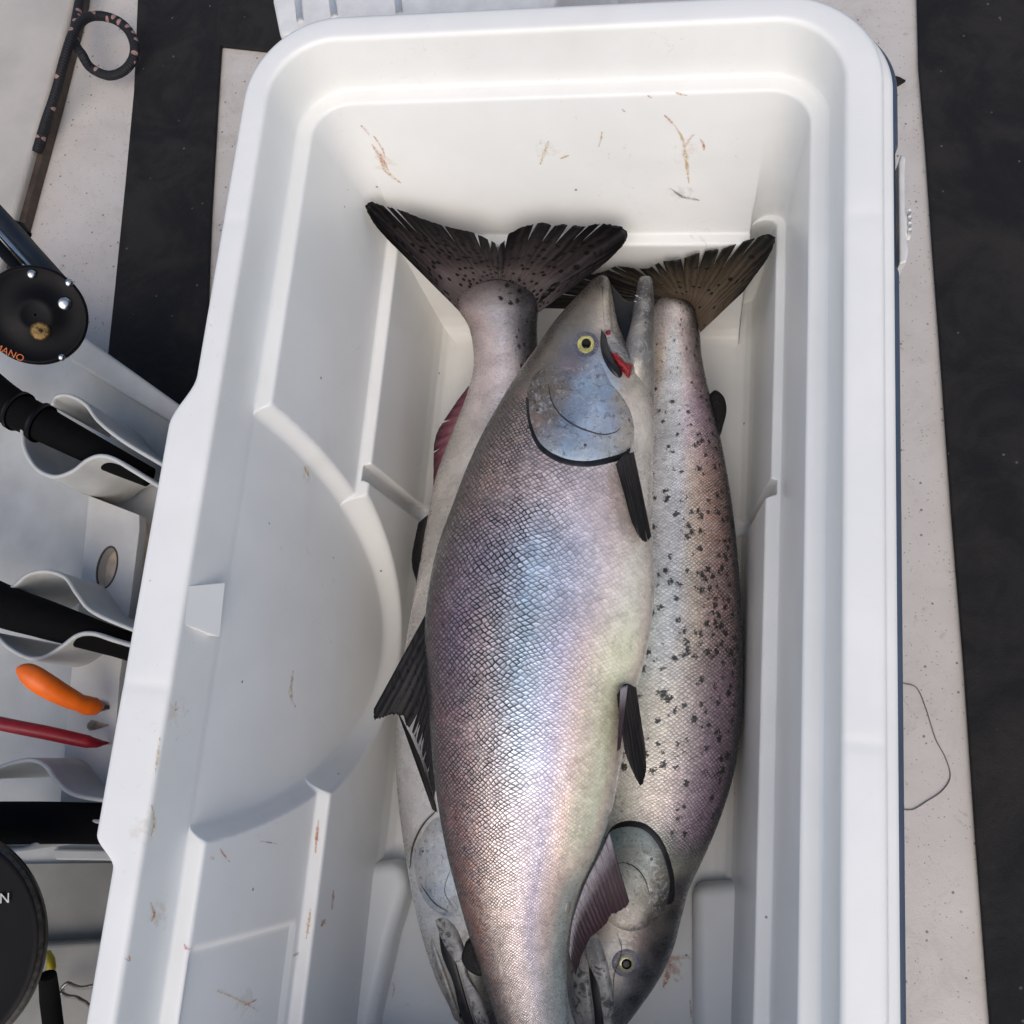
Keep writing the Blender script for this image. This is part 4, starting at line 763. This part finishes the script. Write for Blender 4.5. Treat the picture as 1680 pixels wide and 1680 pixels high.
for a, b in (((478, -120), (492, 34)), ((532, -120), (548, 26)), ((640, -120), (655, 22))):
    V, Fc = tube([at(*a, -.159), at(*b, -.159)], .0035, 10); obj('box_ridge', V, Fc, M['latch'], bx)
rope_pts = [(150, -90, -.385), (135, -20, -.385), (122, 60, -.375), (135, 90, -.37), (150, 112, -.385), (180, 124, -.39), (208, 112, -.39), (221, 85, -.388), (214, 55, -.385), (192, 34, -.38), (162, 26, -.375), (138, 32, -.365), (120, 55, -.355), (105, 100, -.36), (92, 150, -.375), (75, 200, -.39), (60, 250, -.40)]
rp = cr([at(*p) for p in rope_pts], 260); V, Fc = tube(rp, .0062, 14)
rope = obj('rope', V, Fc, M['rope']); cum = np.r_[0, np.cumsum(np.linalg.norm(np.diff(rp, axis=0), axis=1))]
set_uv(rope, [(cum[i], j/14) for i in range(260) for j in range(14)])
tag(rope, 'black pink-flecked rope looped over the deck beside the cream locker', 'rope')
# things lying on the right-hand deck
lp = cr([at(x, y, ZD+.001) for x, y in [(1470, 1121), (1485, 1122), (1505, 1130), (1520, 1165), (1535, 1212), (1552, 1245), (1559, 1275), (1545, 1298), (1520, 1315), (1498, 1328), (1478, 1328)]], 90)
V, Fc = tube(lp, .0005, 6); tag(obj('fishing_line', V, Fc, M['line']), 'thin loop of fishing line on the deck right of the cooler', 'fishing line')
V, Fc = pxpoly([(1440, 118), (1476, 126), (1486, 132), (1474, 139), (1440, 142)], ZD+.004, ZD+.001); tag(obj('rubber_scrap', V, Fc, M['mat'], smooth=False), 'small black pointed scrap poking out beside the blue shell', 'scrap')

# ------------------------------------------------------------------ rod rack (left)
rack = empty('rod_rack', 'white plastic rod rack with wavy cradles to the left of the cooler', 'rack')
ZB = -.30
V, Fc = pxpoly([(-260, 470), (60, 505), (128, 560), (276, 656), (330, 720), (330, 900), (300, 1900), (-260, 1900)], ZB, ZB-.02); bevel(obj('back_panel', V, Fc, M['rack'], rack, smooth=False), .004)
V, Fc = pxpoly([(118, 548), (138, 552), (300, 668), (300, 705), (112, 590)], ZB+.03, ZB+.001); bevel(obj('edge_rail', V, Fc, M['rack'], rack, smooth=False), .004, 4)
V, Fc = pxpoly([(300, 1536), (84, 1548), (-260, 1556), (-260, 1900), (300, 1900)], ZB+.022, ZB+.001); bevel(obj('lower_step', V, Fc, M['rackdark'], rack, smooth=False), .004)
V, Fc = pxpoly([(86, 1393), (230, 1396), (230, 1413), (90, 1411)], ZB+.006, ZB+.0005); bevel(obj('label_strip', V, Fc, M['rack'], rack, smooth=False), .002)
V, Fc = pxpoly([(300, 1415), (-260, 1420), (-260, 1560), (300, 1545)], ZB+.004, ZB+.0005); obj('lower_panel', V, Fc, M['rackdark'], rack, smooth=False)
def cradle(pts, ztop=-.19, dz=.10, lean=(0, 0), th=.0042):
    P = cr([at(x, y, ztop) for x, y in pts], 70); V = []
    T = np.gradient(P, axis=0); T /= np.linalg.norm(T, axis=1)[:, None]; Nn = np.column_stack([-T[:, 1], T[:, 0], T[:, 2]*0])
    prof = [(-.5, -1), (-.5, -.03), (-.35, -.006), (0, 0), (.35, -.006), (.5, -.03), (.5, -1)]
    for i in range(len(P)):
        for s, h in prof: V.append(P[i]+Nn[i]*s*th+np.array([lean[0]*-h*dz, lean[1]*-h*dz, h*dz]))
    k = len(prof); Fc = grid_faces(len(P), k)+[tuple(range(k)), tuple(range((len(P)-1)*k, len(P)*k))[::-1]]
    o = obj('cradle_wall', V, Fc, M['rack'], rack); bm = bmesh.new(); bm.from_mesh(o.data); bmesh.ops.recalc_face_normals(bm, faces=bm.faces); bm.to_mesh(o.data); bm.free(); return o
cradle([(84, 664), (90, 650), (112, 648), (138, 662), (160, 690), (200, 722), (256, 756), (300, 782)])
cradle([(34, 700), (38, 735), (58, 768), (88, 781), (118, 772), (140, 755), (162, 747), (185, 752), (215, 770), (258, 796), (300, 820)])
cradle([(-10, 980), (20, 962), (45, 942), (75, 937), (105, 947), (125, 975), (150, 1003), (215, 1032), (300, 1062)])
cradle([(-10, 1040), (12, 1062), (45, 1079), (72, 1077), (100, 1060), (125, 1042), (150, 1039), (185, 1050), (240, 1066), (300, 1080)])
cradle([(-30, 1275), (0, 1258), (45, 1247), (72, 1256), (90, 1280), (118, 1303), (180, 1314), (300, 1324)])
cradle([(-40, 1380), (0, 1393), (45, 1390), (72, 1370), (100, 1353), (140, 1347), (180, 1350), (300, 1358)])
# plate with knife slots
kp = bmesh.new()
def plate_with_holes(outer, holes, zt, zb, m, name, parent):
    me = bpy.data.curves.new(name, 'CURVE'); me.dimensions = '2D'; me.fill_mode = 'BOTH'; me.extrude = (zt-zb)/2; me.bevel_depth = .0008
    for pl in [outer]+holes:
        sp = me.splines.new('POLY'); sp.points.add(len(pl)-1); sp.use_cyclic_u = True
        for i, (x, y) in enumerate(pl): w = at(x, y, zt); sp.points[i].co = (w[0], w[1], 0, 1)
    o = bpy.data.objects.new(name, me); col.objects.link(o); dg = bpy.context.evaluated_depsgraph_get(); dg.update(); mesh = bpy.data.meshes.new_from_object(o.evaluated_get(dg)); bpy.data.objects.remove(o)
    mesh.transform(Matrix.Translation((0, 0, (zt+zb)/2))); mesh.materials.clear(); mesh.materials.append(m); o2 = bpy.data.objects.new(name, mesh); col.objects.link(o2); o2.parent = parent; return o2
oval = [(176+16*math.cos(t)*(1)+.0-(.18*34*math.sin(t)), 931+34*math.sin(t)) for t in np.linspace(0, 2*math.pi, 32, endpoint=False)]
tri = [(143, 1186), (150, 1180), (160, 1182), (180, 1188), (181, 1191), (160, 1198), (147, 1200), (142, 1194)]
plate_with_holes([(147, 815), (228, 846), (228, 870), (212, 1000), (196, 1110), (190, 1190), (178, 1325), (100, 1322), (118, 1110), (134, 960)], [oval, tri], ZB+.045, ZB+.033, M['plate'], 'knife_plate', rack)
V, Fc = pxpoly([(150, 820), (222, 850), (206, 1000), (172, 1320), (104, 1318), (136, 960)], ZB+.0325, ZB+.001); obj('slot_backing', V, Fc, M['tanback'], rack, smooth=False)

V, Fc = tube([at(x, y, ZB+.0455) for x, y in oval+oval[:1]], .0011, 8); obj('slot_rim', V, Fc, M['trim'], rack)
def rod(pts, r, label, m=M['grip']):
    P = cr([at(*p) for p in pts], 60); rr = np.interp(np.linspace(0, 1, 60), np.linspace(0, 1, len(r)), r)
    root = empty('fishing_rod', label, 'fishing rod', 'black fishing rods in the rack'); V, Fc = tube(P, rr, 28); obj('grip', V, Fc, m, root); return root, P
r1, P1 = rod([(-160, 540, -.19), (0, 655, -.195), (60, 690, -.20), (160, 742, -.215), (245, 783, -.225)], [.018, .020, .0215, .021, .0185, .0175, .0155, .013, .010], 'black fishing rod with a round black reel, resting in the topmost cradle')
for t in (22, 30, 36): V, Fc = tube([P1[t]-(P1[t+1]-P1[t])*.2, P1[t+1]], [.0205, .0205], 28); obj('grip_ring', V, Fc, M['black'], r1)
r2, P2 = rod([(-200, 900, -.19), (-20, 984, -.195), (80, 1018, -.20), (215, 1062, -.215), (300, 1092, -.22)], [.022, .0225, .0205, .0175, .013, .0115], 'black fishing rod resting in the middle cradle above the orange knife')
r3, P3 = rod([(-200, 1352, -.19), (0, 1350, -.195), (100, 1350, -.20), (190, 1352, -.21), (300, 1356, -.22)], [.0185, .0185, .0180, .0175, .016], 'black fishing rod lying level in the lowest cradle below the red knife')
# reel on the first rod
AX = np.array(CAMP-at(64, 515, -.12)); AX = AX/np.linalg.norm(AX)*.75+np.array([.22, -.10, .35]); AX /= np.linalg.norm(AX)
RC = at(58, 517, -.115)
sc = .62+.115; pr_ = 80*sc/1674*1.27
reel = obj('reel', *lathe([(.001, -.055), (pr_*.98, -.055), (pr_, -.052), (pr_, -.046), (pr_*.90, -.042), (pr_*.90, -.012), (pr_, -.010), (pr_, -.0015), (pr_*.97, .0008), (pr_*.93, .0012), (pr_*.90, -.0002), (pr_*.60, .0006), (pr_*.46, .0016), (pr_*.36, .0036), (pr_*.26, .0044), (pr_*.24, .0040), (.001, .0040)], RC, AX, 96), M['black'], r1)
qa = Vector(AX).to_track_quat('Z', 'Y')
def on_disc(x, y, h, C=RC, A=AX):           # point on the disc plane seen at pixel
    d = ray_dir(x, y); A = np.array(A); k = ((np.array(C)+A*h-CAMP) @ A)/(d @ A); return CAMP+d*k
for x, y, r in ((52, 450, .0042), (113, 464, .0038), (106, 498, .0062), (101, 586, .0034)):
    o = obj('screw', *lathe([(r, -.001), (r, .001), (r*.8, .0026), (r*.3, .003), (.0002, .003)], on_disc(x, y, .0002), AX, 20), M['silver'], reel)
o = obj('bearing_cap', *lathe([(.0085, 0), (.0085, .0008), (.006, .0016), (.003, .0012), (.0003, .002)], on_disc(66, 543, .0043), AX, 32), M['brass'], reel)
def text(name, s, size, p, rot, A, m, parent, ext=.0003):
    cu = bpy.data.curves.new(name, 'FONT'); cu.body = s; cu.size = size; cu.extrude = ext; cu.align_x = 'RIGHT'; cu.materials.append(m)
    o = bpy.data.objects.new(name, cu); col.objects.link(o)
    z = Vector(A).normalized(); xdir = Vector(rot); xdir = (xdir-z*xdir.dot(z)).normalized(); ydir = z.cross(xdir)
    mt = Matrix((xdir, ydir, z)).transposed().to_4x4(); mt.translation = Vector(p); dg = bpy.context.evaluated_depsgraph_get(); dg.update()
    me = bpy.data.meshes.new_from_object(o.evaluated_get(dg)); me.transform(mt); bpy.data.objects.remove(o); o2 = bpy.data.objects.new(name, me); col.objects.link(o2); o2.parent = parent; me.materials.clear(); me.materials.append(m); return o2
p0, p1 = on_disc(0, 577, .0006), on_disc(37, 594, .0006)
text('lettering', 'SHIMANO', .0085, p1+AX*.0009, p1-p0, AX, M['teal'], reel)
# frame bars behind the reel
for dx, rad, m in ((0, .0085, 'blackmetal'), (-16, .004, 'silver'), (-34, .0055, 'black')):
    V, Fc = tube([at(-80+dx, 270-dx*.4, -.13), at(20+dx, 378-dx*.4, -.13), at(95+dx, 462-dx*.4, -.145)], rad, 16); obj('frame_bar', V, Fc, M[m], reel)
V, Fc = tube([at(18, 366, -.15), at(34, 374, -.15), at(46, 386, -.15)], [.004, .006, .004], 14); obj('frame_foot', V, Fc, M['black'], reel)
# big reel at the lower left
RC2 = at(-116, 1552, -.10); A2 = np.array([.16, -.05, .95]); A2 /= np.linalg.norm(A2); pr2 = .083
reel2 = empty('fishing_reel', 'large black reel with white lettering cut off by the lower left edge', 'fishing reel')
o = obj('spool_housing', *lathe([(.001, -.012), (pr2*.95, -.012), (pr2*1.0, -.008), (pr2*1.03, -.006), (pr2*1.035, -.001), (pr2*.985, .0018), (pr2*.95, .0012), (pr2*.5, .003), (.001, .003)], RC2, A2, 110), M['black'], reel2)
obj('rim_ring', *lathe([(pr2*1.0, -.009), (pr2*1.045, -.008), (pr2*1.05, -.003), (pr2*1.038, .0005), (pr2*1.0, .0006)], RC2, A2, 110), M['rim'], reel2)
p0, p1 = on_disc(-12, 1478, .003, RC2, A2), on_disc(18, 1476, .003, RC2, A2)
text('lettering', 'ON', .0105, p1+A2*.0008+np.array([0, -.002, 0]), p1-p0, A2, M['print'], reel2)
V, Fc = pxpoly([(80, 1560), (87, 1572), (89, 1588), (84, 1602), (76, 1600), (76, 1560)], -.190, -.193); obj('yellow_tag', V, Fc, M['yellow'], reel2)
V, Fc = tube([at(78, 1600, -.17), at(82, 1640, -.18), at(92, 1720, -.2)], [.007, .008, .008], 14); obj('strap', V, Fc, M['grip'], reel2)

# knives and wire
def blade_handle(name, pts, r, flat, m, label, cat):
    P = cr([at(*p) for p in pts], 50); rr = np.interp(np.linspace(0, 1, 50), np.linspace(0, 1, len(r)), r); V, Fc = tube(P, rr, 24); root = empty(name, label, cat); obj('handle', V, Fc, m, root); return root, P
kn1, Pk = blade_handle('knife', [(30, 1098, -.17), (45, 1104, -.17), (75, 1124, -.18), (115, 1146, -.20), (146, 1158, -.22), (168, 1157, -.235)], [.003, .0088, .0104, .0106, .0102, .0096, .0090, .0078, .0088, .0082, .003], 1, M['orange'], 'orange-handled knife pushed into a slot of the rack', 'knife')
V, Fc = pxpoly([(158, 1152), (174, 1158), (174, 1163), (160, 1167)], ZB+.052, ZB+.0); obj('blade', V, Fc, M['blackmetal'], kn1, smooth=False)
kn2, Pk = blade_handle('knife', [(-120, 1160, -.18), (0, 1187, -.19), (80, 1203, -.205), (150, 1218, -.225), (168, 1219, -.235), (178, 1219, -.24)], [.0062, .0062, .0062, .0062, .0062, .0063, .0062, .0058, .001], 1, M['red'], 'slim dark red knife handle below the orange one', 'knife')
V, Fc = tube([at(172, 1219, -.242), at(185, 1221, -.26)], [.0015, .001], 8); obj('blade', V, Fc, M['silver'], kn2)
wr = empty('wire_hook', 'bent metal wire hook beside the large reel at the bottom left', 'hook')
for pts in ([(230, 1600), (160, 1615), (135, 1620), (122, 1617), (110, 1613), (98, 1625)], [(230, 1658), (155, 1651), (140, 1644), (125, 1636), (112, 1634), (98, 1628)]):
    V, Fc = tube(cr([at(x, y, ZB+.04) for x, y in pts], 50), .0016, 10); obj('wire', V, Fc, M['wire'], wr)
V, Fc = lathe([(.0002, -.003), (.003, -.002), (.003, .002), (.0002, .003)], at(99, 1627, ZB+.04), (0, 0, 1), 16); obj('pivot', V, Fc, M['silver'], wr)
